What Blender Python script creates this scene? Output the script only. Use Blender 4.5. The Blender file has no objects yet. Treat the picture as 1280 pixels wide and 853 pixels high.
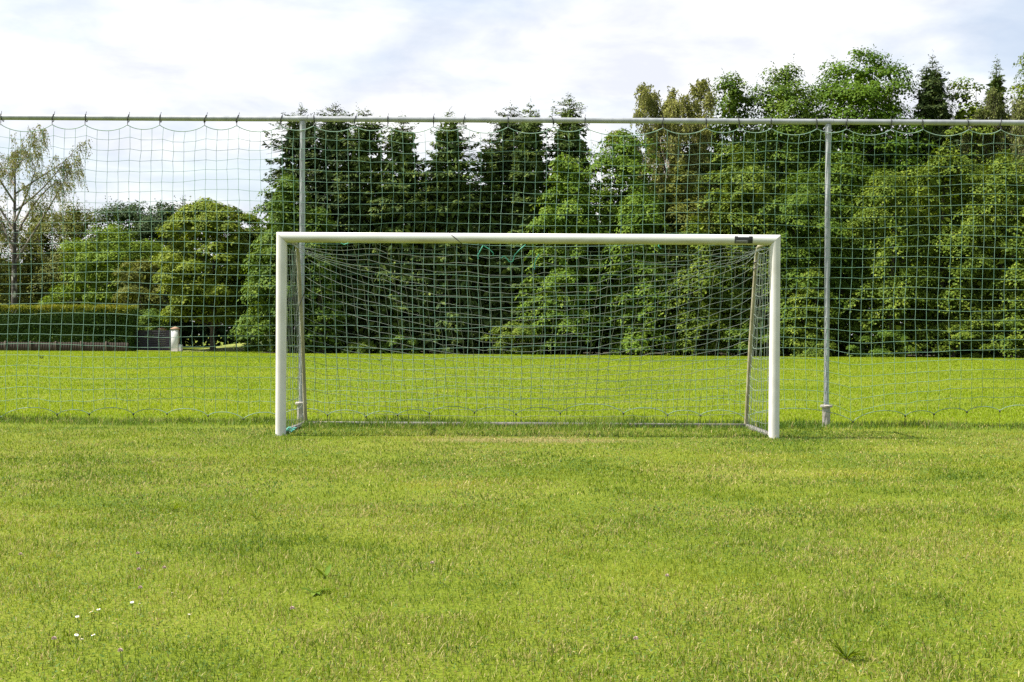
import bpy, math, random
import numpy as np

R = math.radians
C = bpy.context.scene.collection
sc = bpy.context.scene

# ------------------------------------------------------------------ camera
CAM_H, FPX, HOR, ROLL = 1.05, 1636.0, 420.0, R(0.32)
cam_d = bpy.data.cameras.new("camera")
cam = bpy.data.objects.new("camera", cam_d)
C.objects.link(cam)
cam_d.sensor_width = 36.0
cam_d.lens = FPX / 1280 * 36
cam_d.clip_end = 5000
pitch = math.atan((426.5 - HOR) / FPX)
from mathutils import Matrix, Vector
cam.matrix_world = (Matrix.Translation((0, 0, CAM_H)) @ Matrix.Rotation(R(90) - pitch, 4, 'X') @ Matrix.Rotation(ROLL, 4, 'Z'))
sc.camera = cam


def at(px, py, Y):
    """a point of the place seen at pixel px, py and Y metres ahead"""
    dx, dy = px - 640, py - HOR
    tx = dx * math.cos(ROLL) + dy * math.sin(ROLL)
    ty = -dx * math.sin(ROLL) + dy * math.cos(ROLL)
    return Vector((tx / FPX * Y, Y, CAM_H - ty / FPX * Y))


def ground_at(px, py, z=0.0):
    dx, dy = px - 640, py - HOR
    ty = -dx * math.sin(ROLL) + dy * math.cos(ROLL)
    return at(px, py, (CAM_H - z) * FPX / ty)


# ------------------------------------------------------------------ mesh helpers
def np_mesh(name, V, quads=None, tris=None, smooth=False):
    me = bpy.data.meshes.new(name)
    V = np.asarray(V, np.float32).reshape(-1, 3)
    q = np.zeros((0, 4), np.int32) if quads is None else np.asarray(quads, np.int32).reshape(-1, 4)
    t = np.zeros((0, 3), np.int32) if tris is None else np.asarray(tris, np.int32).reshape(-1, 3)
    me.vertices.add(len(V))
    me.vertices.foreach_set('co', V.ravel())
    loops = np.concatenate([q.ravel(), t.ravel()])
    me.loops.add(len(loops))
    me.loops.foreach_set('vertex_index', loops)
    starts = np.concatenate([np.arange(len(q)) * 4, len(q) * 4 + np.arange(len(t)) * 3]).astype(np.int32)
    me.polygons.add(len(starts))
    me.polygons.foreach_set('loop_start', starts)
    me.update(calc_edges=True)
    if smooth:
        me.polygons.foreach_set('use_smooth', np.ones(len(starts), bool))
    return me


def link(name, me, mat, parent=None):
    o = bpy.data.objects.new(name, me)
    C.objects.link(o)
    if mat is not None:
        for m in (mat if isinstance(mat, (list, tuple)) else [mat]):
            me.materials.append(m)
    if parent is not None:
        o.parent = parent
    return o


def empty(name, loc=(0, 0, 0), label=None, cat=None, group=None):
    o = bpy.data.objects.new(name, None)
    C.objects.link(o)
    o.location = loc
    o.empty_display_size = 0.2
    return tag(o, label, cat, group)


def tag(o, label=None, cat=None, group=None, kind=None):
    if label: o['label'] = label
    if cat: o['category'] = cat
    if group: o['group'] = group
    if kind: o['kind'] = kind
    return o


class MB:
    """collects shapes and links them as one mesh"""
    def __init__(self):
        self.V, self.Q, self.T, self.n = [], [], [], 0
        self.qm, self.tm = [], []

    def add(self, V, Q=None, T=None, mi=0):
        V = np.asarray(V, np.float32).reshape(-1, 3)
        if Q is not None and len(Q):
            Q = np.asarray(Q, np.int64).reshape(-1, 4)
            self.Q.append(Q + self.n); self.qm.append(np.full(len(Q), mi))
        if T is not None and len(T):
            T = np.asarray(T, np.int64).reshape(-1, 3)
            self.T.append(T + self.n); self.tm.append(np.full(len(T), mi))
        self.V.append(V)
        self.n += len(V)
        return self

    def build(self, name, mat, parent=None, smooth=False):
        Q = np.concatenate(self.Q) if self.Q else None
        T = np.concatenate(self.T) if self.T else None
        me = np_mesh(name, np.concatenate(self.V), Q, T, smooth)
        mi = np.concatenate(self.qm + self.tm).astype(np.int32)
        me.polygons.foreach_set('material_index', mi)
        if smooth == 'auto':
            me.set_sharp_from_angle(angle=R(40))
        return link(name, me, mat, parent)

    def box(self, c, s, bev=0.0, mi=0):
        c, s = np.array(c, float), np.array(s, float) / 2
        if bev <= 0:
            v = np.array([[x, y, z] for x in (-1, 1) for y in (-1, 1) for z in (-1, 1)], float) * s + c
            q = [[0, 1, 3, 2], [4, 6, 7, 5], [0, 4, 5, 1], [2, 3, 7, 6], [0, 2, 6, 4], [1, 5, 7, 3]]
            return self.add(v, q, mi=mi)
        b = min(bev, min(s) * .9)
        ring = np.array([[-s[0] + b, -s[1]], [s[0] - b, -s[1]], [s[0], -s[1] + b], [s[0], s[1] - b],
                         [s[0] - b, s[1]], [-s[0] + b, s[1]], [-s[0], s[1] - b], [-s[0], -s[1] + b]])
        lev = [(-s[2], b), (-s[2] + b, 0), (s[2] - b, 0), (s[2], b)]
        V, Q, T = [], [], []
        for z, inset in lev:
            f = np.array([(s[0] - inset) / s[0], (s[1] - inset) / s[1]])
            V += [[x * f[0] + c[0], y * f[1] + c[1], z + c[2]] for x, y in ring]
        for k in range(3):
            for i in range(8):
                j = (i + 1) % 8
                Q.append([k * 8 + i, k * 8 + j, k * 8 + 8 + j, k * 8 + 8 + i])
        for base, flip in ((0, True), (24, False)):
            for i in range(1, 7):
                T.append([base, base + i + 1, base + i] if flip else [base, base + i, base + i + 1])
        return self.add(V, Q, T, mi=mi)

    def tube(self, pts, rad, n=8, cap=True, mi=0, sy=1.0):
        pts = np.asarray(pts, float)
        k = len(pts)
        rad = np.full(k, rad, float) if np.isscalar(rad) else np.asarray(rad, float)
        t = np.gradient(pts, axis=0)
        t /= np.linalg.norm(t, axis=1)[:, None] + 1e-9
        ref = np.array([0, 0, 1.0]) if abs(t[0][2]) < .8 else np.array([0, 1.0, 0])
        a = np.cross(t, ref); a /= np.linalg.norm(a, axis=1)[:, None] + 1e-9
        b = np.cross(a, t)
        ang = np.arange(n) / n * 2 * math.pi
        V = (pts[:, None, :] + rad[:, None, None] * (np.cos(ang)[None, :, None] * a[:, None, :] * sy + np.sin(ang)[None, :, None] * b[:, None, :])).reshape(-1, 3)
        Q = []
        i = np.arange(n); j = (i + 1) % n
        for r in range(k - 1):
            Q.append(np.stack([r * n + i, r * n + j, (r + 1) * n + j, (r + 1) * n + i], 1))
        T = []
        if cap:
            for r, f in ((0, 1), (k - 1, -1)):
                for m in range(1, n - 1):
                    T.append([r * n, r * n + m, r * n + m + 1][::f])
        return self.add(V, np.concatenate(Q), T, mi=mi)

    def lathe(self, prof, c=(0, 0), n=20, mi=0):
        """prof: list of (radius, z)"""
        ang = np.arange(n) / n * 2 * math.pi
        V = np.array([[c[0] + r * math.cos(a), c[1] + r * math.sin(a), z] for r, z in prof for a in ang])
        Q = []
        i = np.arange(n); j = (i + 1) % n
        for k in range(len(prof) - 1):
            Q.append(np.stack([k * n + i, k * n + j, (k + 1) * n + j, (k + 1) * n + i], 1))
        T = []
        top = (len(prof) - 1) * n
        for m in range(1, n - 1):
            T.append([top, top + m, top + m + 1]); T.append([0, m + 1, m])
        return self.add(V, np.concatenate(Q), T, mi=mi)


def cords(polys, rad, n=4):
    """many polylines of the same point count as thin tubes: polys (m, k, 3)"""
    P = np.asarray(polys, float)
    m, k, _ = P.shape
    t = np.gradient(P, axis=1)
    t /= np.linalg.norm(t, axis=2)[..., None] + 1e-9
    ref = np.where((np.abs(t[..., 1:2]) < .8), np.array([0, 1.0, 0]), np.array([1.0, 0, 0]))
    a = np.cross(t, ref); a /= np.linalg.norm(a, axis=2)[..., None] + 1e-9
    b = np.cross(a, t)
    ang = np.arange(n) / n * 2 * math.pi + .4
    V = P[:, :, None, :] + rad * (np.cos(ang)[None, None, :, None] * a[:, :, None, :] + np.sin(ang)[None, None, :, None] * b[:, :, None, :])
    idx = np.arange(m * k * n).reshape(m, k, n)
    A, B = idx[:, :-1, :], idx[:, 1:, :]
    Q = np.stack([A, np.roll(A, -1, 2), np.roll(B, -1, 2), B], -1).reshape(-1, 4)
    return V.reshape(-1, 3), Q


def knots(P, r):
    P = np.asarray(P, float).reshape(-1, 3)
    o = np.array([[1, 0, 0], [0, 1, 0], [-1, 0, 0], [0, -1, 0], [0, 0, 1], [0, 0, -1]], float) * r
    V = (P[:, None, :] + o[None]).reshape(-1, 3)
    f = np.array([[0, 1, 4], [1, 2, 4], [2, 3, 4], [3, 0, 4], [1, 0, 5], [2, 1, 5], [3, 2, 5], [0, 3, 5]])
    T = (f[None] + (np.arange(len(P)) * 6)[:, None, None]).reshape(-1, 3)
    return V, T


def vnoise(x, y, scale, seed):
    g = np.random.default_rng(seed).random((256, 256))
    u, v = np.asarray(x) / scale + 1000.3, np.asarray(y) / scale + 1000.7
    i, j = np.floor(u).astype(int), np.floor(v).astype(int)
    fx, fy = u - i, v - j
    fx, fy = fx * fx * (3 - 2 * fx), fy * fy * (3 - 2 * fy)
    i0, i1, j0, j1 = i % 256, (i + 1) % 256, j % 256, (j + 1) % 256
    return (g[i0, j0] * (1 - fx) + g[i1, j0] * fx) * (1 - fy) + (g[i0, j1] * (1 - fx) + g[i1, j1] * fx) * fy


# ------------------------------------------------------------------ materials
def new_mat(name):
    m = bpy.data.materials.new(name)
    m.use_nodes = True
    nt = m.node_tree
    nt.nodes.clear()
    return m, nt, nt.nodes, nt.links


def ramp(N, stops):
    r = N.new('ShaderNodeValToRGB')
    e = r.color_ramp.elements
    while len(e) < len(stops): e.new(0.5)
    for k, (p, c) in enumerate(stops):
        e[k].position = p
        e[k].color = (*c, 1) if len(c) == 3 else c
    return r


def foliage(name, lo, mid, hi, transl=0.3, clump=1.2, rough=0.6, spec=0.08):
    """leaves: colour varies leaf by leaf and spray by spray"""
    m, nt, N, L = new_mat(name)
    geo = N.new('ShaderNodeNewGeometry')
    tc = N.new('ShaderNodeTexCoord')
    nz = N.new('ShaderNodeTexNoise'); nz.inputs['Scale'].default_value = 1 / clump; nz.inputs['Detail'].default_value = 3
    L.new(tc.outputs['Object'], nz.inputs['Vector'])
    mx = N.new('ShaderNodeMath'); mx.operation = 'MULTIPLY_ADD'; mx.inputs[1].default_value = 0.55
    L.new(geo.outputs['Random Per Island'], mx.inputs[0])
    sub = N.new('ShaderNodeMath'); sub.operation = 'MULTIPLY_ADD'; sub.inputs[1].default_value = 1.3; sub.inputs[2].default_value = -0.4
    L.new(nz.outputs['Fac'], sub.inputs[0]); L.new(sub.outputs[0], mx.inputs[2])
    cr = ramp(N, [(0.05, lo), (0.5, mid), (0.95, hi)])
    L.new(mx.outputs[0], cr.inputs['Fac'])
    bs = N.new('ShaderNodeBsdfPrincipled'); bs.inputs['Roughness'].default_value = rough
    bs.inputs['Specular IOR Level'].default_value = spec
    tr = N.new('ShaderNodeBsdfTranslucent')
    hs = N.new('ShaderNodeHueSaturation'); hs.inputs['Hue'].default_value = 0.485; hs.inputs['Saturation'].default_value = 1.1; hs.inputs['Value'].default_value = 1.25
    L.new(cr.outputs[0], bs.inputs['Base Color']); L.new(cr.outputs[0], hs.inputs['Color']); L.new(hs.outputs[0], tr.inputs['Color'])
    ms = N.new('ShaderNodeMixShader'); ms.inputs[0].default_value = transl
    L.new(bs.outputs[0], ms.inputs[1]); L.new(tr.outputs[0], ms.inputs[2])
    out = N.new('ShaderNodeOutputMaterial'); L.new(ms.outputs[0], out.inputs['Surface'])
    return m


def surface(name, c1, c2, scale=4.0, rough=0.6, metal=0.0, bump=0.0, stretch=(1, 1, 1), c3=None, spec=0.4, thr=(0.35, 0.65), detail=5):
    m, nt, N, L = new_mat(name)
    tc = N.new('ShaderNodeTexCoord'); mp = N.new('ShaderNodeMapping'); mp.inputs['Scale'].default_value = stretch
    L.new(tc.outputs['Object'], mp.inputs['Vector'])
    nz = N.new('ShaderNodeTexNoise'); nz.inputs['Scale'].default_value = scale; nz.inputs['Detail'].default_value = detail; nz.inputs['Roughness'].default_value = .62
    L.new(mp.outputs[0], nz.inputs['Vector'])
    st = [(thr[0], c1), (thr[1], c2)] + ([(min(thr[1] + .18, 1), c3)] if c3 else [])
    cr = ramp(N, st)
    L.new(nz.outputs['Fac'], cr.inputs['Fac'])
    bs = N.new('ShaderNodeBsdfPrincipled')
    bs.inputs['Roughness'].default_value = rough; bs.inputs['Metallic'].default_value = metal; bs.inputs['Specular IOR Level'].default_value = spec
    L.new(cr.outputs[0], bs.inputs['Base Color'])
    if bump:
        bp = N.new('ShaderNodeBump'); bp.inputs['Strength'].default_value = bump; bp.inputs['Distance'].default_value = .02
        L.new(nz.outputs['Fac'], bp.inputs['Height']); L.new(bp.outputs[0], bs.inputs['Normal'])
    out = N.new('ShaderNodeOutputMaterial'); L.new(bs.outputs[0], out.inputs['Surface'])
    return m


M = {}
M['white'] = surface('white_paint', (.64, .62, .58), (.55, .53, .48), 7, .42, c3=(.40, .38, .27), thr=(.45, .74), stretch=(.6, 1, .6))
def shade_grime_paint():  # lower half gets the underside's olive shade painted in, along with dirt
    m = surface('shaded_grimy_paint', (.80, .79, .76), (.72, .71, .66), 7, .42, c3=(.40, .38, .27), thr=(.45, .74), stretch=(.6, 1, .6))
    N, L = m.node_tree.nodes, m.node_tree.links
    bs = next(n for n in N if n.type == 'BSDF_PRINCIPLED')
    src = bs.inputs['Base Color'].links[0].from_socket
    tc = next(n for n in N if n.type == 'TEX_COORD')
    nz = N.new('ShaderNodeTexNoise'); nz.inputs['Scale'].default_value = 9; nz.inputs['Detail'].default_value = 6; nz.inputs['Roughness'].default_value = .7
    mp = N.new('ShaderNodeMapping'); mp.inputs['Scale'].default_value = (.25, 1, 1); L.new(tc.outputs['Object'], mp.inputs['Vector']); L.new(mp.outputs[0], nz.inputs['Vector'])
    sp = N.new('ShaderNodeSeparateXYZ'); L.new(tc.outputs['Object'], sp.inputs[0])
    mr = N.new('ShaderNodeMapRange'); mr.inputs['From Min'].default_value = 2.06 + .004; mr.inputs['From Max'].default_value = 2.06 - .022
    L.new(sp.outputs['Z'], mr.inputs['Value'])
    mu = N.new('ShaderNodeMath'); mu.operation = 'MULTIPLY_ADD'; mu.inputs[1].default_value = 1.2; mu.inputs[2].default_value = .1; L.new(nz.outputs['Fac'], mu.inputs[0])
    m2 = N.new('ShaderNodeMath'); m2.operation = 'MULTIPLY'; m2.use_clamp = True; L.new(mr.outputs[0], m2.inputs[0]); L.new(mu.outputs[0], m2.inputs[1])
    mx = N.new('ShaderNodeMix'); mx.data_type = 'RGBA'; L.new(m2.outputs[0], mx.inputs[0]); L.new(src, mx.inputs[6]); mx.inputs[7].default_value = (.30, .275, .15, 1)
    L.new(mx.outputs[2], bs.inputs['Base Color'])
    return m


M['bar_white'] = shade_grime_paint()
M['galv'] = surface('galvanised_steel', (.27, .285, .295), (.38, .395, .40), 9, .5, .3, stretch=(1, 1, .35))
M['sleeve'] = surface('rusty_sleeve', (.30, .27, .22), (.44, .42, .38), 22, .75, .1, bump=.1, c3=(.27, .16, .09))
M['olive_tube'] = surface('weathered_tube', (.24, .22, .14), (.36, .33, .23), 9, .6, .1, bump=.05, stretch=(1, 1, .4))
M['bar'] = surface('weathered_bar', (.12, .11, .095), (.20, .19, .165), 14, .6, .05, bump=.06, c3=(.28, .23, .14))
M['cord_green'] = surface('green_cord', (.13, .28, .19), (.22, .35, .27), 3, .6)
M['cord_grey'] = surface('grey_green_cord', (.13, .165, .135), (.21, .24, .20), 3, .6)
M['rope'] = surface('border_rope', (.14, .25, .18), (.26, .35, .28), 12, .7)
M['black'] = surface('black_plastic', (.012, .012, .013), (.03, .03, .032), 20, .5)
M['twine'] = surface('turquoise_twine', (.05, .34, .26), (.12, .45, .36), 20, .6)
M['sticker_grey'] = surface('sticker_print', (.10, .095, .11), (.19, .18, .2), 60, .5)
M['sticker_white'] = surface('sticker_white', (.8, .8, .8), (.7, .7, .7), 60, .5)
M['bark'] = surface('brown_bark', (.035, .028, .02), (.10, .08, .06), 6, .9, bump=.6, stretch=(1, 1, .25))
M['birch_bark'] = surface('birch_bark', (.045, .038, .032), (.42, .40, .36), 2.2, .8, bump=.3, stretch=(1, 1, .6), thr=(.52, .62))
M['limb'] = surface('grey_brown_limb', (.09, .075, .055), (.18, .155, .12), 6, .85, bump=.3)
M['wood'] = surface('brown_boards', (.028, .019, .014), (.06, .042, .03), 5, .85, bump=.2, stretch=(6, 1, .5))
M['post_wood'] = surface('pale_fence_post', (.08, .062, .045), (.15, .12, .09), 8, .85, bump=.2)
M['gate'] = surface('dark_gate_boards', (.032, .028, .035), (.052, .046, .054), 6, .75, spec=.15, stretch=(.4, 1, 5))
M['render_white'] = surface('white_render', (.62, .61, .60), (.74, .73, .71), 3, .85, bump=.1)
M['terracotta'] = surface('tile_cap', (.26, .15, .09), (.38, .25, .16), 6, .85, bump=.2)
M['petal'] = surface('white_petals', (.78, .77, .78), (.84, .83, .83), 30, .6)
M['yolk'] = surface('yellow_disc', (.55, .38, .03), (.65, .45, .04), 90, .8)
M['clover'] = surface('pink_clover', (.40, .27, .24), (.58, .46, .42), 80, .8)

F = {}
F['spruce'] = foliage('spruce_needles', (0.03, 0.055, 0.016), (0.068, 0.108, 0.026), (0.16, 0.2, 0.04), .15, .9)
F['spruce_dark'] = foliage('dark_spruce_needles', (0.022, 0.04, 0.016), (0.048, 0.076, 0.024), (0.095, 0.122, 0.032), .12, .9)
F['maple'] = foliage('lime_leaves', (0.055, 0.09, 0.008), (0.118, 0.162, 0.013), (0.22, 0.26, 0.028), .22, 1.0)
F['bright'] = foliage('bright_green_leaves', (0.06, 0.11, 0.01), (0.12, 0.185, 0.014), (0.195, 0.265, 0.026), .22, 1.2)
F['lightmid'] = foliage('fresh_green_leaves', (0.04, 0.086, 0.009), (0.092, 0.16, 0.015), (0.18, 0.245, 0.028), .22, .9)
F['mid'] = foliage('mid_green_leaves', (0.026, 0.058, 0.007), (0.068, 0.122, 0.013), (0.15, 0.21, 0.025), .22, 1.0)
F['beech'] = foliage('beech_leaves', (0.03, 0.058, 0.007), (0.084, 0.132, 0.014), (0.205, 0.255, 0.03), .22, .8)
F['olive'] = foliage('olive_leaves', (0.05, 0.064, 0.012), (0.102, 0.118, 0.02), (0.18, 0.19, 0.032), .22, 1.6)
F['birchleaf'] = foliage('birch_leaves', (0.095, 0.11, 0.028), (0.18, 0.195, 0.045), (0.28, 0.28, 0.075), .22, 1.0)
F['willow'] = foliage('willow_leaves', (0.078, 0.098, 0.026), (0.137, 0.163, 0.046), (0.208, 0.234, 0.065), .22, 1.0)
F['ash'] = foliage('ash_leaves', (0.032, 0.072, 0.006), (0.068, 0.13, 0.01), (0.12, 0.19, 0.018), .22, 1.4)
F['dark'] = foliage('dark_leaves', (0.021, 0.039, 0.016), (0.042, 0.072, 0.023), (0.078, 0.111, 0.034), .25, 1.2)
F['hedge'] = foliage('hedge_leaves', (0.026, 0.06, 0.012), (0.054, 0.102, 0.018), (0.1, 0.15, 0.026), .25, .5)
F['hedge_top'] = foliage('sunlit_hedge_leaves', (0.085, 0.125, 0.014), (0.165, 0.19, 0.022), (0.3, 0.275, 0.045), .22, .5)  # sunlight on the hedge top is put into this leaf colour

# ------------------------------------------------------------------ world, sun
SUN_EL, SUN_AZ = 53.0, 184.0            # azimuth in the ground plane, counter-clockwise from +X
sd = Vector((math.cos(R(SUN_EL)) * math.cos(R(SUN_AZ)), math.cos(R(SUN_EL)) * math.sin(R(SUN_AZ)), math.sin(R(SUN_EL))))
sun_d = bpy.data.lights.new('sun', 'SUN')
sun_d.energy = 5.0; sun_d.angle = R(0.5); sun_d.color = (1.0, .95, .86)
sun = bpy.data.objects.new('sun', sun_d); C.objects.link(sun)
sun.rotation_euler = (-sd).to_track_quat('-Z', 'Y').to_euler()
sun.location = (-20, 0, 30)

w = bpy.data.worlds.new('World'); sc.world = w; w.use_nodes = True
nt = w.node_tree; N, L = nt.nodes, nt.links; N.clear()
sky = N.new('ShaderNodeTexSky'); sky.sky_type = 'NISHITA'; sky.sun_disc = False
sky.sun_elevation = R(SUN_EL); sky.sun_rotation = R(90 - SUN_AZ); sky.air_density = 1.0; sky.dust_density = 1.5
tc = N.new('ShaderNodeTexCoord')
sx = N.new('ShaderNodeSeparateXYZ'); L.new(tc.outputs['Generated'], sx.inputs[0])
def vmath(op, a=None, b=None, va=None, vb=None, cl=False):
    n = N.new('ShaderNodeMath'); n.operation = op; n.use_clamp = cl
    if a is not None: L.new(a, n.inputs[0])
    if b is not None: L.new(b, n.inputs[1])
    if va is not None: n.inputs[0].default_value = va
    if vb is not None: n.inputs[1].default_value = vb
    return n.outputs[0]
zc = vmath('ADD', vmath('MAXIMUM', sx.outputs['Z'], vb=0.0), vb=.22)
cx = vmath('DIVIDE', sx.outputs['X'], zc); cy = vmath('DIVIDE', sx.outputs['Y'], zc)
cv = N.new('ShaderNodeCombineXYZ'); L.new(cx, cv.inputs[0]); L.new(cy, cv.inputs[1])
n1 = N.new('ShaderNodeTexNoise'); n1.inputs['Scale'].default_value = 1.5; n1.inputs['Detail'].default_value = 7; n1.inputs['Roughness'].default_value = .52
mp1 = N.new('ShaderNodeMapping'); mp1.inputs['Location'].default_value = (5.6, 2.9, 0); L.new(cv.outputs[0], mp1.inputs['Vector']); L.new(mp1.outputs[0], n1.inputs['Vector'])
n2 = N.new('ShaderNodeTexNoise'); n2.inputs['Scale'].default_value = 4.6; n2.inputs['Detail'].default_value = 7; n2.inputs['Roughness'].default_value = .55; n2.inputs['Distortion'].default_value = .3
mp2 = N.new('ShaderNodeMapping'); mp2.inputs['Location'].default_value = (7.7, 4.2, 2); L.new(cv.outputs[0], mp2.inputs['Vector']); L.new(mp2.outputs[0], n2.inputs['Vector'])
def opening(x0, y0, r0, amt):
    a = vmath('POWER', vmath('SUBTRACT', cx, vb=x0), vb=2.0); b = vmath('POWER', vmath('SUBTRACT', cy, vb=y0), vb=2.0)
    d = vmath('DIVIDE', vmath('ADD', a, b), vb=r0 * r0)
    return vmath('MULTIPLY', vmath('SUBTRACT', va=1.0, b=vmath('MINIMUM', d, vb=1.0)), vb=amt)
cov_in = vmath('SUBTRACT', vmath('SUBTRACT', n1.outputs['Fac'], opening(.80, 1.95, .42, .26)), opening(-.62, 2.0, .3, .03))
cover = ramp(N, [(0.36, (0.5, .5, .5)), (0.52, (1, 1, 1))]); L.new(cov_in, cover.inputs['Fac'])
# clouds thinned towards the zenith to weaken the overhead fill
thin = N.new('ShaderNodeMapRange'); thin.inputs['From Min'].default_value = .25; thin.inputs['From Max'].default_value = .75
thin.inputs['To Min'].default_value = 1.0; thin.inputs['To Max'].default_value = .3
L.new(sx.outputs['Z'], thin.inputs['Value'])
back = N.new('ShaderNodeMapRange'); back.inputs['From Min'].default_value = -.35; back.inputs['From Max'].default_value = .5
back.inputs['To Min'].default_value = .55; back.inputs['To Max'].default_value = 1.0      # unseen sky behind the camera made clearer to cut the front fill
L.new(sx.outputs['Y'], back.inputs['Value'])
cf = vmath('MULTIPLY', vmath('MULTIPLY', cover.outputs[0], thin.outputs[0]), back.outputs[0])
CL = 6.0
tone = ramp(N, [(0.34, (.80 * CL, .83 * CL, .91 * CL)), (0.50, (.95 * CL, .965 * CL, 1.0 * CL)), (0.64, (1.12 * CL, 1.12 * CL, 1.12 * CL))])
L.new(n2.outputs['Fac'], tone.inputs['Fac'])
mixc = N.new('ShaderNodeMix'); mixc.data_type = 'RGBA'
L.new(cf, mixc.inputs[0]); L.new(sky.outputs[0], mixc.inputs[6]); L.new(tone.outputs[0], mixc.inputs[7])
bg = N.new('ShaderNodeBackground'); bg.inputs['Strength'].default_value = 0.08
L.new(mixc.outputs[2], bg.inputs['Color'])
wo = N.new('ShaderNodeOutputWorld'); L.new(bg.outputs[0], wo.inputs['Surface'])

sc.view_settings.view_transform = 'Standard'
sc.view_settings.look = 'None'
sc.view_settings.gamma = 1.0
sc.view_settings.use_curve_mapping = False
sc.view_settings.exposure = 1.2
sc.render.engine = 'CYCLES'
sc.cycles.max_bounces = 6
sc.cycles.diffuse_bounces = 3
sc.cycles.transmission_bounces = 4
sc.cycles.use_denoising = False
sc.cycles.use_adaptive_sampling = False

# ------------------------------------------------------------------ ground
Y_FENCE, Y_GOAL = 15.4, 13.6


def lawn_material(name, near):
    m, nt, N, L = new_mat(name)
    tc = N.new('ShaderNodeTexCoord')
    a = N.new('ShaderNodeTexNoise'); a.inputs['Scale'].default_value = .55; a.inputs['Detail'].default_value = 5
    b = N.new('ShaderNodeTexNoise'); b.inputs['Scale'].default_value = 45; b.inputs['Detail'].default_value = 4
    L.new(tc.outputs['Object'], a.inputs['Vector']); L.new(tc.outputs['Object'], b.inputs['Vector'])
    ad = N.new('ShaderNodeMath'); ad.operation = 'ADD'; L.new(a.outputs['Fac'], ad.inputs[0]); L.new(b.outputs['Fac'], ad.inputs[1])
    cr = ramp(N, [(0.0, (.055, .085, .006)), (.5, (.12, .155, .010)), (1.0, (.19, .19, .035))])
    mr = N.new('ShaderNodeMapRange'); mr.inputs['From Min'].default_value = .6; mr.inputs['From Max'].default_value = 1.4
    L.new(ad.outputs[0], mr.inputs['Value']); L.new(mr.outputs[0], cr.inputs['Fac'])
    bs = N.new('ShaderNodeBsdfPrincipled'); bs.inputs['Roughness'].default_value = .9; bs.inputs['Specular IOR Level'].default_value = .1
    g_ = ground_at(655, 551)
    mpw = N.new('ShaderNodeMapping'); mpw.vector_type = 'TEXTURE'; mpw.inputs['Location'].default_value = (g_.x, g_.y, 0); mpw.inputs['Scale'].default_value = (1.4, .42, 1)
    L.new(tc.outputs['Object'], mpw.inputs['Vector'])
    ln_ = N.new('ShaderNodeVectorMath'); ln_.operation = 'LENGTH'; L.new(mpw.outputs[0], ln_.inputs[0])
    wr = N.new('ShaderNodeMath'); wr.operation = 'ADD'; L.new(ln_.outputs['Value'], wr.inputs[0]); L.new(a.outputs['Fac'], wr.inputs[1])
    wm_ = N.new('ShaderNodeMapRange'); wm_.inputs['From Min'].default_value = 1.5; wm_.inputs['From Max'].default_value = .9; L.new(wr.outputs[0], wm_.inputs['Value'])
    mxw = N.new('ShaderNodeMix'); mxw.data_type = 'RGBA'; L.new(wm_.outputs[0], mxw.inputs[0]); L.new(cr.outputs[0], mxw.inputs[6]); mxw.inputs[7].default_value = (.17, .15, .055, 1)
    L.new(mxw.outputs[2], bs.inputs['Base Color'])
    bp = N.new('ShaderNodeBump'); bp.inputs['Strength'].default_value = .6; bp.inputs['Distance'].default_value = .03
    L.new(b.outputs['Fac'], bp.inputs['Height']); L.new(bp.outputs[0], bs.inputs['Normal'])
    out = N.new('ShaderNodeOutputMaterial'); L.new(bs.outputs[0], out.inputs['Surface'])
    return m


def sheet(name, corners, z, mat, kind='structure'):
    V = [(x, y, z) for x, y in corners]
    o = MB().add(V, [[0, 1, 2, 3]]).build(name, mat)
    return tag(o, kind=kind)


sheet('ground', [(-1500, -800), (1500, -800), (1500, 2500), (-1500, 2500)], 0.0, lawn_material('turf', True))
m_floor = surface('forest_litter', (.02, .016, .010), (.05, .042, .022), 1.5, .95, bump=.4)
sheet('forest_floor', [(-14.5, 73.2), (60, 69.5), (80, 150), (-14.5, 150)], 0.004, m_floor)
m_gravel = surface('pale_gravel', (.30, .26, .2), (.46, .40, .32), 6, .9, bump=.2)
sheet('path', [(-24.0, 78.3), (-18.5, 78.0), (-18.0, 78.9), (-24.0, 79.3)], 0.004, m_gravel)


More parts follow.
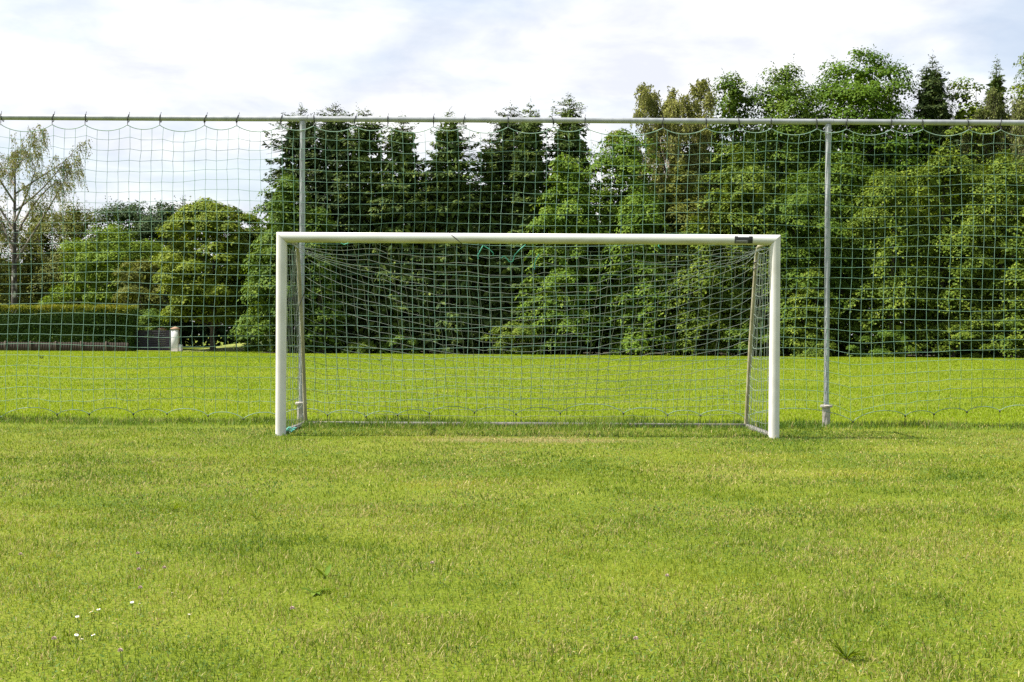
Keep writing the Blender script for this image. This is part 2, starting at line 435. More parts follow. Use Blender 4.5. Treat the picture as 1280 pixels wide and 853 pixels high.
def grass_material(name, stops, dry, transl, field=False):
    m, nt, N, L = new_mat(name)
    geo = N.new('ShaderNodeNewGeometry'); tc = N.new('ShaderNodeTexCoord')
    big = N.new('ShaderNodeTexNoise'); big.inputs['Scale'].default_value = .5 if not field else .16; big.inputs['Detail'].default_value = 6; big.inputs['Roughness'].default_value = .66
    mp = N.new('ShaderNodeMapping'); mp.inputs['Scale'].default_value = (1, 1, 0) if not field else (.35, 1.2, 0)
    L.new(tc.outputs['Object'], mp.inputs['Vector']); L.new(mp.outputs[0], big.inputs['Vector'])
    ma = N.new('ShaderNodeMath'); ma.operation = 'MULTIPLY_ADD'; ma.inputs[1].default_value = .62
    s2 = N.new('ShaderNodeMath'); s2.operation = 'MULTIPLY_ADD'; s2.inputs[1].default_value = 2.0; s2.inputs[2].default_value = -.79
    L.new(big.outputs['Fac'], s2.inputs[0]); L.new(geo.outputs['Random Per Island'], ma.inputs[0]); L.new(s2.outputs[0], ma.inputs[2])
    cr = ramp(N, stops); fac = ma.outputs[0]
    sxyz = N.new('ShaderNodeSeparateXYZ'); L.new(tc.outputs['Object'], sxyz.inputs[0])
    def mth(op, a, b):
        q = N.new('ShaderNodeMath'); q.operation = op
        for i_, v_ in enumerate((a, b)):
            if isinstance(v_, (int, float)): q.inputs[i_].default_value = v_
            else: L.new(v_, q.inputs[i_])
        return q.outputs[0]
    def blob(px_, py_, rx_, ry_):
        g_ = ground_at(px_, py_)
        ux = mth('DIVIDE', mth('SUBTRACT', sxyz.outputs['X'], g_.x), rx_)
        uy = mth('DIVIDE', mth('SUBTRACT', sxyz.outputs['Y'], g_.y), ry_)
        d2 = mth('ADD', mth('MULTIPLY', ux, ux), mth('MULTIPLY', uy, uy))
        d2 = mth('ADD', d2, mth('MULTIPLY', mth('SUBTRACT', big.outputs['Fac'], .5), 3.0))
        q = N.new('ShaderNodeMapRange'); q.inputs['From Min'].default_value = 1.3; q.inputs['From Max'].default_value = .5; L.new(d2, q.inputs['Value'])
        return q.outputs[0]
    worn = None
    if not field:
        for p_ in ((1062, 593, .62, .42), (558, 608, .42, .36), (1180, 563, .9, .45), (960, 571, .7, .3)):
            fac = mth('ADD', fac, mth('MULTIPLY', blob(*p_), .38))
        worn = blob(655, 551, 1.25, .36)
    L.new(fac, cr.inputs['Fac'])
    # dry blades, more of them in worn patches
    wn = N.new('ShaderNodeTexWhiteNoise'); wn.noise_dimensions = '1D'; L.new(geo.outputs['Random Per Island'], wn.inputs['W'])
    b2 = N.new('ShaderNodeTexNoise'); b2.inputs['Scale'].default_value = .9; b2.inputs['Detail'].default_value = 4
    mp3 = N.new('ShaderNodeMapping'); mp3.inputs['Location'].default_value = (11, 5, 0); mp3.inputs['Scale'].default_value = (1, 1, 0)
    L.new(tc.outputs['Object'], mp3.inputs['Vector']); L.new(mp3.outputs[0], b2.inputs['Vector'])
    th = N.new('ShaderNodeMapRange'); th.inputs['From Min'].default_value = .38; th.inputs['From Max'].default_value = .68
    th.inputs['To Min'].default_value = dry[0]; th.inputs['To Max'].default_value = dry[1]; L.new(b2.outputs['Fac'], th.inputs['Value'])
    lt = N.new('ShaderNodeMath'); lt.operation = 'LESS_THAN'; L.new(wn.outputs['Value'], lt.inputs[0]); L.new(mth('ADD', th.outputs[0], mth('MULTIPLY', worn, .5)) if worn is not None else th.outputs[0], lt.inputs[1])
    dc = ramp(N, [(0, (.22, .18, .055)), (1, (.44, .38, .16))]); L.new(geo.outputs['Random Per Island'], dc.inputs['Fac'])
    mx = N.new('ShaderNodeMix'); mx.data_type = 'RGBA'; L.new(lt.outputs[0], mx.inputs[0]); L.new(cr.outputs[0], mx.inputs[6]); L.new(dc.outputs[0], mx.inputs[7])
    bs = N.new('ShaderNodeBsdfPrincipled'); bs.inputs['Roughness'].default_value = .55; bs.inputs['Specular IOR Level'].default_value = .16
    L.new(mx.outputs[2], bs.inputs['Base Color'])
    tr = N.new('ShaderNodeBsdfTranslucent')
    hs = N.new('ShaderNodeHueSaturation'); hs.inputs['Value'].default_value = 1.35; hs.inputs['Saturation'].default_value = 1.05
    L.new(mx.outputs[2], hs.inputs['Color']); L.new(hs.outputs[0], tr.inputs['Color'])
    ms = N.new('ShaderNodeMixShader'); ms.inputs[0].default_value = transl
    L.new(bs.outputs[0], ms.inputs[1]); L.new(tr.outputs[0], ms.inputs[2])
    out = N.new('ShaderNodeOutputMaterial'); L.new(ms.outputs[0], out.inputs['Surface'])
    return m


def blades(name, x, y, h, wd, lean, mat, seed, label):
    rng = np.random.default_rng(seed)
    n = len(x)
    az = rng.random(n) * 2 * math.pi
    fx = rng.random(n) * 2 * math.pi                       # facing
    d = np.stack([np.cos(az), np.sin(az)], 1)
    fx = az + math.pi / 2 + rng.normal(0, .55, n)
    s = np.stack([np.cos(fx), np.sin(fx)], 1)
    ln = lean * rng.beta(1.4, 1.6, n)
    p0 = np.stack([x, y, np.full(n, -.003)], 1)
    mh, mr = h * .62 * np.cos(ln * .75), h * .62 * np.sin(ln * .75)
    p1 = p0 + np.stack([d[:, 0] * mr, d[:, 1] * mr, mh], 1)
    th, tr = h * .45 * np.cos(np.minimum(ln * 1.3, 1.75)), h * .45 * np.sin(np.minimum(ln * 1.3, 1.75))
    p2 = p1 + np.stack([d[:, 0] * tr, d[:, 1] * tr, th], 1)
    sv = np.stack([s[:, 0] * wd / 2, s[:, 1] * wd / 2, np.zeros(n)], 1)
    V = np.stack([p0 - sv * .8, p0 + sv * .8, p1 + sv, p1 - sv, p2], 1).reshape(-1, 3)
    b = np.arange(n)[:, None] * 5
    Q = b + np.array([[0, 1, 2, 3]]); T = b + np.array([[3, 2, 4]])
    o = link(name, np_mesh(name, V, Q, T), mat)
    o['kind'] = 'stuff'; o['label'] = label; o['category'] = 'grass'
    return o


def scatter(rng, y0, y1, dens, margin=3.0, slope=.40):
    xs, ys = [], []
    ed = np.linspace(y0, y1, max(2, int((y1 - y0) / .5) + 1))
    for a, b in zip(ed[:-1], ed[1:]):
        hw = slope * b + margin
        k = int(dens((a + b) / 2) * (b - a) * 2 * hw)
        xs.append((rng.random(k) * 2 - 1) * hw); ys.append(a + rng.random(k) * (b - a))
    return np.concatenate(xs), np.concatenate(ys)


rng = np.random.default_rng(11)
G_NEAR = grass_material('lawn_blades', [(0.0, (.034, .078, .007)), (.42, (.108, .166, .012)), (.8, (.195, .240, .020)), (1.0, (.30, .30, .04))], (.03, .46), .34)
G_LONG = grass_material('long_blades', [(0.0, (.055, .11, .014)), (.5, (.11, .18, .022)), (1.0, (.20, .25, .04))], (.03, .18), .36)
G_FAR = grass_material('field_blades', [(0.0, (.130, .212, .008)), (.5, (.195, .268, .011)), (1.0, (.265, .315, .020))], (.0, .06), .40, True)

x, y = scatter(rng, 3.0, 14.6, lambda d: 14000 if d < 5.5 else (9500 if d < 8 else (5200 if d < 11 else 3200)))
tuft = vnoise(x, y, .16, 3) * .6 + vnoise(x, y, .7, 4) * .4
bald = np.exp(-(((x - .15) / 1.1) ** 2 + ((y - ground_at(655, 551).y) / .34) ** 2))
keep = rng.random(len(x)) < (.35 + .9 * tuft) * (1 - .62 * bald)
x, y, tuft = x[keep], y[keep], tuft[keep]
h = (.013 + .018 * tuft) * (.6 + .8 * rng.random(len(x)))
lng = rng.random(len(x)) < .018
h[lng] *= rng.uniform(1.4, 2.4, lng.sum())
wd = (.0017 + .0024 * rng.random(len(x))) * np.clip(y / 6.5, .85, 1.6)
blades('grass', x, y, h, wd, 1.95, G_NEAR, 21, 'short mown lawn in front of the goal with dry straw-coloured blades')

# clover and small lawn herbs between the blades
x, y = scatter(rng, 3.0, 14.4, lambda d: 1300 if d < 8 else 600)
cl = vnoise(x, y, .8, 61) * .6 + vnoise(x, y, .25, 62) * .4
keep = rng.random(len(x)) < np.clip((cl - .38) * 3.2, .06, 1)
x, y = x[keep], y[keep]
nc = len(x)
mbc = MB()
az = rng.random(nc) * 6.28
D = np.stack([np.cos(az), np.sin(az), rng.normal(.05, .25, nc)], 1)
D /= np.linalg.norm(D, axis=1)[:, None]
Nn = np.array([0, 0, 1.0]) + rng.normal(0, .3, (nc, 3))
S = np.cross(D, Nn); S /= np.linalg.norm(S, axis=1)[:, None]
ln = rng.uniform(.007, .014, nc)[:, None] * np.clip(y / 7, .9, 1.6)[:, None]
P0 = np.stack([x, y, rng.uniform(.010, .028, nc)], 1)
V = np.stack([P0, P0 + D * ln * .55 + S * ln * .42, P0 + D * ln, P0 + D * ln * .55 - S * ln * .42], 1)
mbc.add(V, np.arange(nc * 4).reshape(-1, 4))
G_CLOVER = grass_material('clover_leaves', [(0.0, (.045, .10, .014)), (.5, (.085, .155, .022)), (1.0, (.14, .20, .04))], (.0, .06), .3)
tag(mbc.build('clover', G_CLOVER), 'small clover leaves and herbs among the mown grass', 'clover', kind='stuff')

# uncut strip under the goal's ground frame and along the net
x, y = scatter(rng, 13.35, 16.2, lambda d: 1700, 3.5)
inside = (np.abs(x - .165) < 2.75) & (y > 13.5)
strip = np.exp(-((y - 15.35) / .42) ** 2) + .75 * inside * np.exp(-((y - 14.9) / .5) ** 2) + .45 * inside * np.exp(-((y - 13.75) / .2) ** 2)
nn = vnoise(x, y, .35, 8)
keep = rng.random(len(x)) < np.clip(strip * (.25 + 1.1 * nn) + .12, 0, 1)
x, y, nn, strip = x[keep], y[keep], nn[keep], strip[keep]
h = (.03 + .10 * np.clip(strip, 0, 1) * nn) * (.55 + .8 * rng.random(len(x)))
blades('grass', x, y, h, .004 + .004 * rng.random(len(x)), 1.1, G_LONG, 22, 'longer uncut grass along the foot of the net and in the goal')

x, y = scatter(rng, 15.2, 40, lambda d: 1300 if d < 20 else (650 if d < 28 else 320), 3.5)
h = .03 * (.6 + .8 * rng.random(len(x)))
x2, y2 = scatter(rng, 40, 80, lambda d: 170, 4)
x = np.concatenate([x, x2]); y = np.concatenate([y, y2]); h = np.concatenate([h, .035 * (.6 + .8 * rng.random(len(x2)))])
keep = ~((y > 73.0) & (x > -14.5)) & ~((y > 77.5))
x, y, h = x[keep], y[keep], h[keep]
blades('grass', x, y, h, (.004 + .004 * rng.random(len(x))) * np.clip(y / 14, 1, 4), 1.7, G_FAR, 23, 'bright lime green playing field beyond the net')

# ------------------------------------------------------------------ goal
GX0, GX1, GZ = -2.398, 2.727, 2.06
GC, GW = (GX0 + GX1) / 2, GX1 - GX0
goal = empty('football_goal', (GC, Y_GOAL, 0), 'white metal small-sided football goal with grey-green net on the lawn', 'goal')


def gp(o):
    """parent to the goal keeping world coordinates"""
    o.parent = goal
    o.matrix_parent_inverse = Matrix.Translation((-GC, -Y_GOAL, 0))
    return o


def oval(n=28, rx=.053, ry=.060):
    a = np.arange(n) / n * 2 * math.pi
    e = 0.72                                                # slightly squared tube
    c, s = np.cos(a), np.sin(a)
    return np.sign(c) * np.abs(c) ** e * rx, np.sign(s) * np.abs(s) ** e * ry


def post(xc, sgn):
    u, v = oval()
    n = len(u)
    zs = [-.05, .3, 1.0, 1.7]
    V = []
    for z in zs: V += [(xc + a, Y_GOAL + b, z) for a, b in zip(u, v)]
    V += [(xc + a, Y_GOAL + b, GZ + sgn * a - .0008) for a, b in zip(u, v)]
    k = len(zs) + 1
    i = np.arange(n); j = (i + 1) % n
    Q = np.concatenate([np.stack([r * n + i, r * n + j, (r + 1) * n + j, (r + 1) * n + i], 1) for r in range(k - 1)])
    T = [[(k - 1) * n, (k - 1) * n + m, (k - 1) * n + m + 1] for m in range(1, n - 1)]
    return MB().add(V, Q, T)


gp(post(GX0, -1).build('upright_post', M['white'], smooth='auto'))
gp(post(GX1, 1).build('upright_post', M['white'], smooth='auto'))
u, v = oval()
n = len(u)
V = [(GX0 - zz + .0012, Y_GOAL + b, GZ + zz) for zz, b in zip(u, v)]
for xm in np.linspace(GX0 + .2, GX1 - .2, 9): V += [(xm, Y_GOAL + b, GZ + zz) for zz, b in zip(u, v)]
V += [(GX1 + zz - .0012, Y_GOAL + b, GZ + zz) for zz, b in zip(u, v)]
i = np.arange(n); j = (i + 1) % n
Q = np.concatenate([np.stack([r * n + i, r * n + j, (r + 1) * n + j, (r + 1) * n + i], 1) for r in range(10)])
T = [[0, m, m + 1] for m in range(1, n - 1)] + [[10 * n, 10 * n + m + 1, 10 * n + m] for m in range(1, n - 1)]
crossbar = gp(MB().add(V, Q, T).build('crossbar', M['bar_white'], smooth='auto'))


def sleeve_patch(mb, x0, x1, t0, t1, off, mi):
    """a patch lying on the crossbar's front, t in degrees above the front"""
    ts = np.linspace(R(t0), R(t1), 7)
    V = []
    for xx in (x0, x1):
        for t in ts:
            c, s = math.cos(t), math.sin(t)
            V.append((xx, Y_GOAL - (abs(c) ** .72 * .060 + off * c), GZ + math.copysign(abs(s) ** .72, s) * .053 + off * s))
    Q = [[k, k + 7, k + 8, k + 1] for k in range(6)]
    mb.add(V, Q, mi=mi)


st = MB()
sx0, sx1 = at(917, 300, Y_GOAL).x, at(939.5, 300, Y_GOAL).x
sleeve_patch(st, sx0, sx1, -42, 32, .0015, 0)
sleeve_patch(st, sx0 + .035, sx1 - .038, 19, 31, .003, 2)
sleeve_patch(st, sx0 + .008, sx1 - .05, -34, -2, .003, 1)
for q in range(4):
    sleeve_patch(st, sx0 + .02, sx1 - .065 - .012 * (q % 2), -9 - 7 * q, -7 - 7 * q, .0042, 2 if q == 0 else 3)
sticker = st.build('sticker', [M['black'], M['sticker_grey'], M['sticker_white'], M['olive_tube']], crossbar)
sticker.matrix_parent_inverse = Matrix.Identity(4)


def support_path(xc, k=26):
    pts = [(Y_GOAL + .05, GZ - .01), (Y_GOAL + .78, GZ - .01)]
    for a in np.linspace(0, R(79), 8)[1:]:
        pts.append((Y_GOAL + .78 + .22 * math.sin(a), GZ - .01 - .22 * (1 - math.cos(a))))
    pts.append((Y_GOAL + 1.30, 1.0)); pts.append((Y_GOAL + 1.55, .05))
    p = np.array(pts)
    return np.stack([np.full(len(p), xc), p[:, 0], p[:, 1]], 1)


def resample(p, k):
    d = np.concatenate([[0], np.cumsum(np.linalg.norm(np.diff(p, axis=0), axis=1))])
    s = np.linspace(0, d[-1], k)
    return np.stack([np.interp(s, d, p[:, c]) for c in range(3)], 1)


YB = Y_GOAL + 1.55
sup = []
for xc in (GX0 + .012, GX1 - .012):
    sup.append(gp(MB().tube(support_path(xc), .022, 10).build('net_support', M['olive_tube'], smooth='auto')))
gp(MB().box((GC, YB, .022), (GW + .05, .055, .05), .006).build('ground_bar', M['bar']))
for xc in (GX0, GX1):
    gp(MB().box((xc, (Y_GOAL + .07 + YB - .03) / 2, .02), (.05, YB - Y_GOAL - .1, .05), .006).build('ground_bar', M['bar']))

# net of the goal
nu, nv = 44, 24
US = np.linspace(0, 1, nu); VS = np.linspace(0, 1, nv)
side = resample(support_path(0.0), nv)[:, 1:]
side[:, 1] -= .01
mid = np.stack([Y_GOAL + .05 + (YB - Y_GOAL - .05) * (VS ** 1.3) + .10 * np.sin(math.pi * VS), GZ - .05 - (GZ - .10) * VS ** 1.03 - .12 * np.sin(math.pi * VS)], 1)
wt = np.clip(np.sin(math.pi * US), 0, 1) ** .75
prng = np.random.default_rng(5)
tie_sag = .055 * np.abs(np.sin(math.pi * (US / .36) * 2)) + .03 * prng.random(nu)
G = np.zeros((nu, nv, 3))
for a in range(nu):
    yz = side * (1 - wt[a]) + mid * wt[a]
    G[a, :, 0] = GX0 + .02 + (GW - .04) * US[a] + .20 * math.sin(2 * math.pi * US[a]) * VS ** 1.1 * (1 - .35 * VS)
    G[a, :, 1:] = yz
    G[a, :, 2] -= tie_sag[a] * (1 - VS) ** 3
G[:, 1:-1] += prng.normal(0, .006, (nu, nv - 2, 3))
G[..., 2] = np.maximum(G[..., 2], .035)
net = MB()
Vn, Qn = cords(G, .0022); net.add(Vn, Qn)
Vn, Qn = cords(G.transpose(1, 0, 2), .0022); net.add(Vn, Qn)
Vn, Tn = knots(G, .0052); net.add(Vn, T=Tn)
for xc, rows in ((GX0, 18), (GX1, 18)):
    zz = np.linspace(.05, GZ - .06, rows)
    sp = support_path(xc)
    yb = np.interp(-zz, -sp[:, 2], sp[:, 1])
    ss = np.linspace(0, 1, 12)
    S = np.zeros((rows, 12, 3))
    for r in range(rows):
        S[r, :, 0] = xc + .04 * np.sin(math.pi * ss) * (1 if xc < 0 else -1)
        S[r, :, 1] = Y_GOAL + .055 + (yb[r] - Y_GOAL - .055) * ss
        S[r, :, 2] = zz[r] - .05 * np.sin(math.pi * ss)
    S += prng.normal(0, .005, S.shape); S[..., 2] = np.maximum(S[..., 2], .03)
    Vn, Qn = cords(S, .0026); net.add(Vn, Qn)
    Vn, Qn = cords(S.transpose(1, 0, 2), .0026); net.add(Vn, Qn)
gp(net.build('net', M['cord_grey'], smooth=True))


def on_cross(px, py, Y=Y_GOAL + .07):
    return np.array(at(px, py, Y))


def squiggle(px, r=.004):
    return resample(np.array([on_cross(a, b) for a, b in px]), len(px) * 3)


for pts in ([(604, 307), (600, 314), (597, 320), (598, 324)], [(604, 307), (612, 312), (617, 317), (616, 320)],
            [(626, 323), (630, 320), (634, 324), (637, 328), (641, 327), (643, 319), (650, 312), (657, 306)],
            [(674, 318), (670, 324), (668, 330), (668, 337)], [(420, 304), (424, 303), (430, 306), (436, 304)],
            [(824, 305), (823, 308), (826, 311)]):
    gp(MB().tube(squiggle(pts), .0055, 6).build('twine', M['twine'], smooth=True))
# dark lashing wound once round the crossbar
la = np.linspace(0, 2 * math.pi, 25)
lx = at(569, 299, Y_GOAL).x
pts = np.stack([lx + .07 * (-np.cos(la)), Y_GOAL - .064 * np.sin(la / 1.0), GZ + .058 * np.cos(la)], 1)
gp(MB().tube(pts, .004, 6, cap=False).build('lashing', M['black'], smooth=True))
# black tie and loose cord on the supports
sp = support_path(GX1 - .012)
tp = sp[7]
for q, dz in enumerate((-.02, -.09)):
    ring = np.array([(GX1 - .012 + .03 * math.cos(a), tp[1] + .05 * q * .3 + .035 * math.sin(a), tp[2] + dz + .02 * math.cos(a)) for a in np.linspace(0, 2 * math.pi, 13)])
    gp(MB().tube(ring, .007, 6, cap=False).build('cable_tie', M['black'], smooth=True))
cord = np.array([on_cross(a, b, Y_GOAL + 1.1) for a, b in ((381, 366), (376, 377), (371, 390), (369, 402), (368, 412))])
gp(MB().tube(resample(cord, 12), .005, 6).build('loose_cord', M['black'], smooth=True))
# bundle of net twine knotted at the left post's foot
tb = MB()
r2 = random.Random(4)
for q in range(4):
    c = np.array(on_cross(362 + r2.uniform(-3, 4), 534, Y_GOAL + .2)); c[2] = .045
    lp = [c + np.array([.045 * math.cos(a + q) * r2.uniform(.5, 1.2), .03 * math.sin(a), .03 * math.sin(a * 1.5 + q) * r2.uniform(.5, 1.1)]) for a in np.linspace(0, 6, 14)]
    tb.tube(lp, .004, 5)
gp(tb.build('twine_bundle', M['twine'], smooth=True))

# ------------------------------------------------------------------ ball stop fence
RAIL_Z, RP = at(640, 150.5, Y_FENCE).z, .033
FX0, FX1 = -9.9, 10.9
fence = empty('ball_stop_fence', (0, Y_FENCE, 0), 'tall galvanised post-and-rail fence with green ball-stop net behind the goal', 'fence')


def fp(o):
    o.parent = fence
    o.matrix_parent_inverse = Matrix.Translation((0, -Y_FENCE, 0))
    return o


PX = [at(377, 400, Y_FENCE).x, at(1033.5, 400, Y_FENCE).x]
PX = [PX[0] - (PX[1] - PX[0])] + PX + [PX[1] + (PX[1] - PX[0])]
fp(MB().tube([(PX[0] - .35, Y_FENCE, RAIL_Z), (PX[1], Y_FENCE, RAIL_Z), (PX[2], Y_FENCE, RAIL_Z), (PX[3] + .35, Y_FENCE, RAIL_Z)], .033, 16).build('top_rail', M['galv'], smooth='auto'))
YP = Y_FENCE + .0
for pxx in PX:
    p = fp(MB().lathe([(.031, .05), (.031, RAIL_Z - .03)], (pxx, YP), 16).build('post', M['galv'], smooth='auto'))
    s = MB().lathe([(.046, -.05), (.046, .225), (.072, .232), (.074, .25), (.060, .26), (.033, .262)], (pxx, YP), 20).build('ground_sleeve', M['sleeve'], p, smooth='auto')
    b = MB()
    b.tube([(pxx - .055, YP, RAIL_Z), (pxx + .055, YP, RAIL_Z)], .0375, 16)
    b.tube([(pxx, YP, RAIL_Z - .15), (pxx, YP, RAIL_Z - .03)], .0365, 16)
    b.tube([(pxx, YP - .034, RAIL_Z - .07), (pxx, YP - .046, RAIL_Z - .07)], .011, 8)
    b.build('rail_bracket', M['galv'], p, smooth='auto')

ties_px = [-92, -50, 3, 67, 108, 161, 201, 257, 297, 352, 393, 444, 485, 542, 580, 635, 691, 731, 828, 882, 923, 963, 1020, 1057, 1113, 1152, 1209, 1249, 1304, 1345]
ties_x = [at(p_, 155, Y_FENCE).x for p_ in ties_px]
a_ = ties_x[0] - .5
while a_ > PX[0]: ties_x.insert(0, a_); a_ -= .5
a_ = ties_x[-1] + .5
while a_ < PX[3]: ties_x.append(a_); a_ += .5
pegs_px = [(-95, 519), (-50, 518), (3, 522), (73, 518.5), (113, 518), (168, 518), (210, 517.5), (261, 520), (305, 524), (350, 521), (410, 519), (458, 521), (497, 519), (537, 517), (593, 516), (645, 518), (700, 517), (779, 517), (834, 519), (875, 519.5), (930, 523), (1065, 527.5), (1130, 520), (1166, 518), (1207, 515), (1248, 514), (1300, 515), (1350, 516)]
pegs = [at(a, b, Y_FENCE) for a, b in pegs_px]
pegs = [(p.x, max(.035, p.z)) for p in pegs]
a_ = pegs[0][0] - .55
while a_ > PX[0]: pegs.insert(0, (a_, .09)); a_ -= .55
a_ = pegs[-1][0] + .55
while a_ < PX[3]: pegs.append((a_, .12)); a_ += .55
pxs = np.array([p[0] for p in pegs]); pzs = np.array([p[1] for p in pegs])
txs = np.array(ties_x)


def top_rope(x):
    x = np.asarray(x, float)
    i = np.clip(np.searchsorted(txs, x) - 1, 0, len(txs) - 2)
    L_ = txs[i + 1] - txs[i]; t = np.clip((x - txs[i]) / L_, 0, 1)
    return RAIL_Z - .085 - .27 * np.minimum(L_, .7) * .55 * (np.clip(4 * t * (1 - t), 0, 1)) ** .8


def bot_rope(x):
    x = np.asarray(x, float)
    i = np.clip(np.searchsorted(pxs, x) - 1, 0, len(pxs) - 2)
    L_ = pxs[i + 1] - pxs[i]; t = np.clip((x - pxs[i]) / L_, 0, 1)
    return pzs[i] * (1 - t) + pzs[i + 1] * t + .155 * np.minimum(L_, .9) * np.clip(4 * t * (1 - t), 0, 1) ** .7


nr = np.random.default_rng(9)
CELL = .1285
ncx = int((PX[3] - PX[0]) / CELL)
gx = PX[0] + .05 + np.arange(ncx) * CELL
NR = 27
GF = np.zeros((ncx, NR + 1, 3))
tt, bb = top_rope(gx), bot_rope(gx)
tm, bm = tt.mean(), .18
for k in range(NR + 1):
    s = k / NR
    base = tm + (bm - tm) * s
    wt_ = math.exp(-s * 9) if k else 1
    wb_ = math.exp(-(1 - s) * 11) if k < NR else 1
    wob = .016 * np.sin(gx * 2.1 + k * .35) + .022 * (vnoise(gx, np.full(ncx, k * .5), .55, 31) - .5) + .012 * (vnoise(gx, np.full(ncx, k * 1.0), .2, 33) - .5)
    zrow = base + (tt - tm) * wt_ + (bb - bm) * wb_ + (wob if 0 < k < NR else 0)
    GF[:, k, 0] = gx + .012 * np.sin(k * .4 + gx * .8) + nr.normal(0, .003, ncx) - .02 * s
    GF[:, k, 1] = Y_FENCE - .045 + .02 * np.sin(gx * 1.3 + k * .2)
    GF[:, k, 2] = zrow
# where the net hangs slack over the right-hand post
slack = np.exp(-((gx - 4.15) / .35) ** 2)
for k in range(1, NR):
    GF[:, k, 2] -= .06 * slack * (k / NR) ** 1.5
fn = MB()
Vn, Qn = cords(GF, .0022); fn.add(Vn, Qn)
Vn, Qn = cords(GF.transpose(1, 0, 2)[1:-1], .0024); fn.add(Vn, Qn)
Vn, Tn = knots(GF[:, 1:-1], .0046); fn.add(Vn, T=Tn)
fp(fn.build('net', M['cord_green'], smooth=True))
rp = MB()
fine = np.linspace(PX[0], PX[3], 900)
rp.tube(np.stack([fine, np.full(900, Y_FENCE - .045), top_rope(fine)], 1), .0048, 5)
rp.tube(np.stack([fine, np.full(900, Y_FENCE - .045), bot_rope(fine)], 1), .004, 5)
fp(rp.build('border_rope', M['rope'], smooth=True))
for tx in ties_x:
    j_ = nr.normal(0, .008)
    ring = [(tx + j_ * math.cos(a), Y_FENCE + .040 * math.sin(a), RAIL_Z - .005 + .044 * math.cos(a)) for a in np.linspace(0, 2 * math.pi, 15)]
    mb = MB().tube(ring, .0048, 6, cap=False)
    mb.tube([(tx, Y_FENCE - .035, RAIL_Z - .03), (tx + .002, Y_FENCE - .045, RAIL_Z - .06), (tx, Y_FENCE - .045, RAIL_Z - .095)], .0048, 6)
    mb.tube([(tx + j_, Y_FENCE, RAIL_Z + .035), (tx + j_ + .012, Y_FENCE - .01, RAIL_Z + .07)], .003, 5)
    fp(mb.build('cable_tie', M['black'], smooth=True))
for gx_, gz_ in pegs:
    mb = MB().tube([(gx_, Y_FENCE - .045, -.02), (gx_, Y_FENCE - .045, gz_ - .012)], .0022, 6)
    mb.box((gx_, Y_FENCE - .045, gz_), (.018, .018, .026), .005)
    fp(mb.build('peg', M['black']))


# ------------------------------------------------------------------ trees
def unit(a):
    return a / (np.linalg.norm(a, axis=-1, keepdims=True) + 1e-9)


def leaf_quads(mb, P, D, Nn, Ln, Wd):
    D = unit(D); S = unit(np.cross(D, Nn))
    Ln, Wd = np.asarray(Ln)[:, None], np.asarray(Wd)[:, None]
    m = P + D * Ln * .48
    V = np.stack([P, m + S * Wd / 2, P + D * Ln, m - S * Wd / 2], 1).reshape(-1, 3)
    mb.add(V, np.arange(len(P) * 4).reshape(-1, 4))


def limb(mb, p0, p1, r0, r1, rng, k=6, bend=.08, n=7):
    p0, p1 = np.array(p0, float), np.array(p1, float)
    t = np.linspace(0, 1, k)[:, None]
    L_ = np.linalg.norm(p1 - p0)
    off = rng.normal(0, bend * L_, 3)
    pts = p0 + (p1 - p0) * t + off * np.sin(t * math.pi) * .6
    mb.tube(pts, np.linspace(r0, r1, k), n)
    return pts


def env_round(t):
    return max(0, 1 - abs((2 * t - .95) / 1.06) ** 2.6) ** .45
def env_column(t):
    return min(1, (t / .1) ** .5 if t < .1 else 1) * (1 - (max(0, t - .45) / .55) ** 2 * .95) ** .6 if t < 1 else 0
def env_skirt(t):
    return (1 - t ** 2.2) ** .62 * (.92 + .08 * math.sin(9 * t))
ENV = {'round': env_round, 'column': env_column, 'skirt': env_skirt}


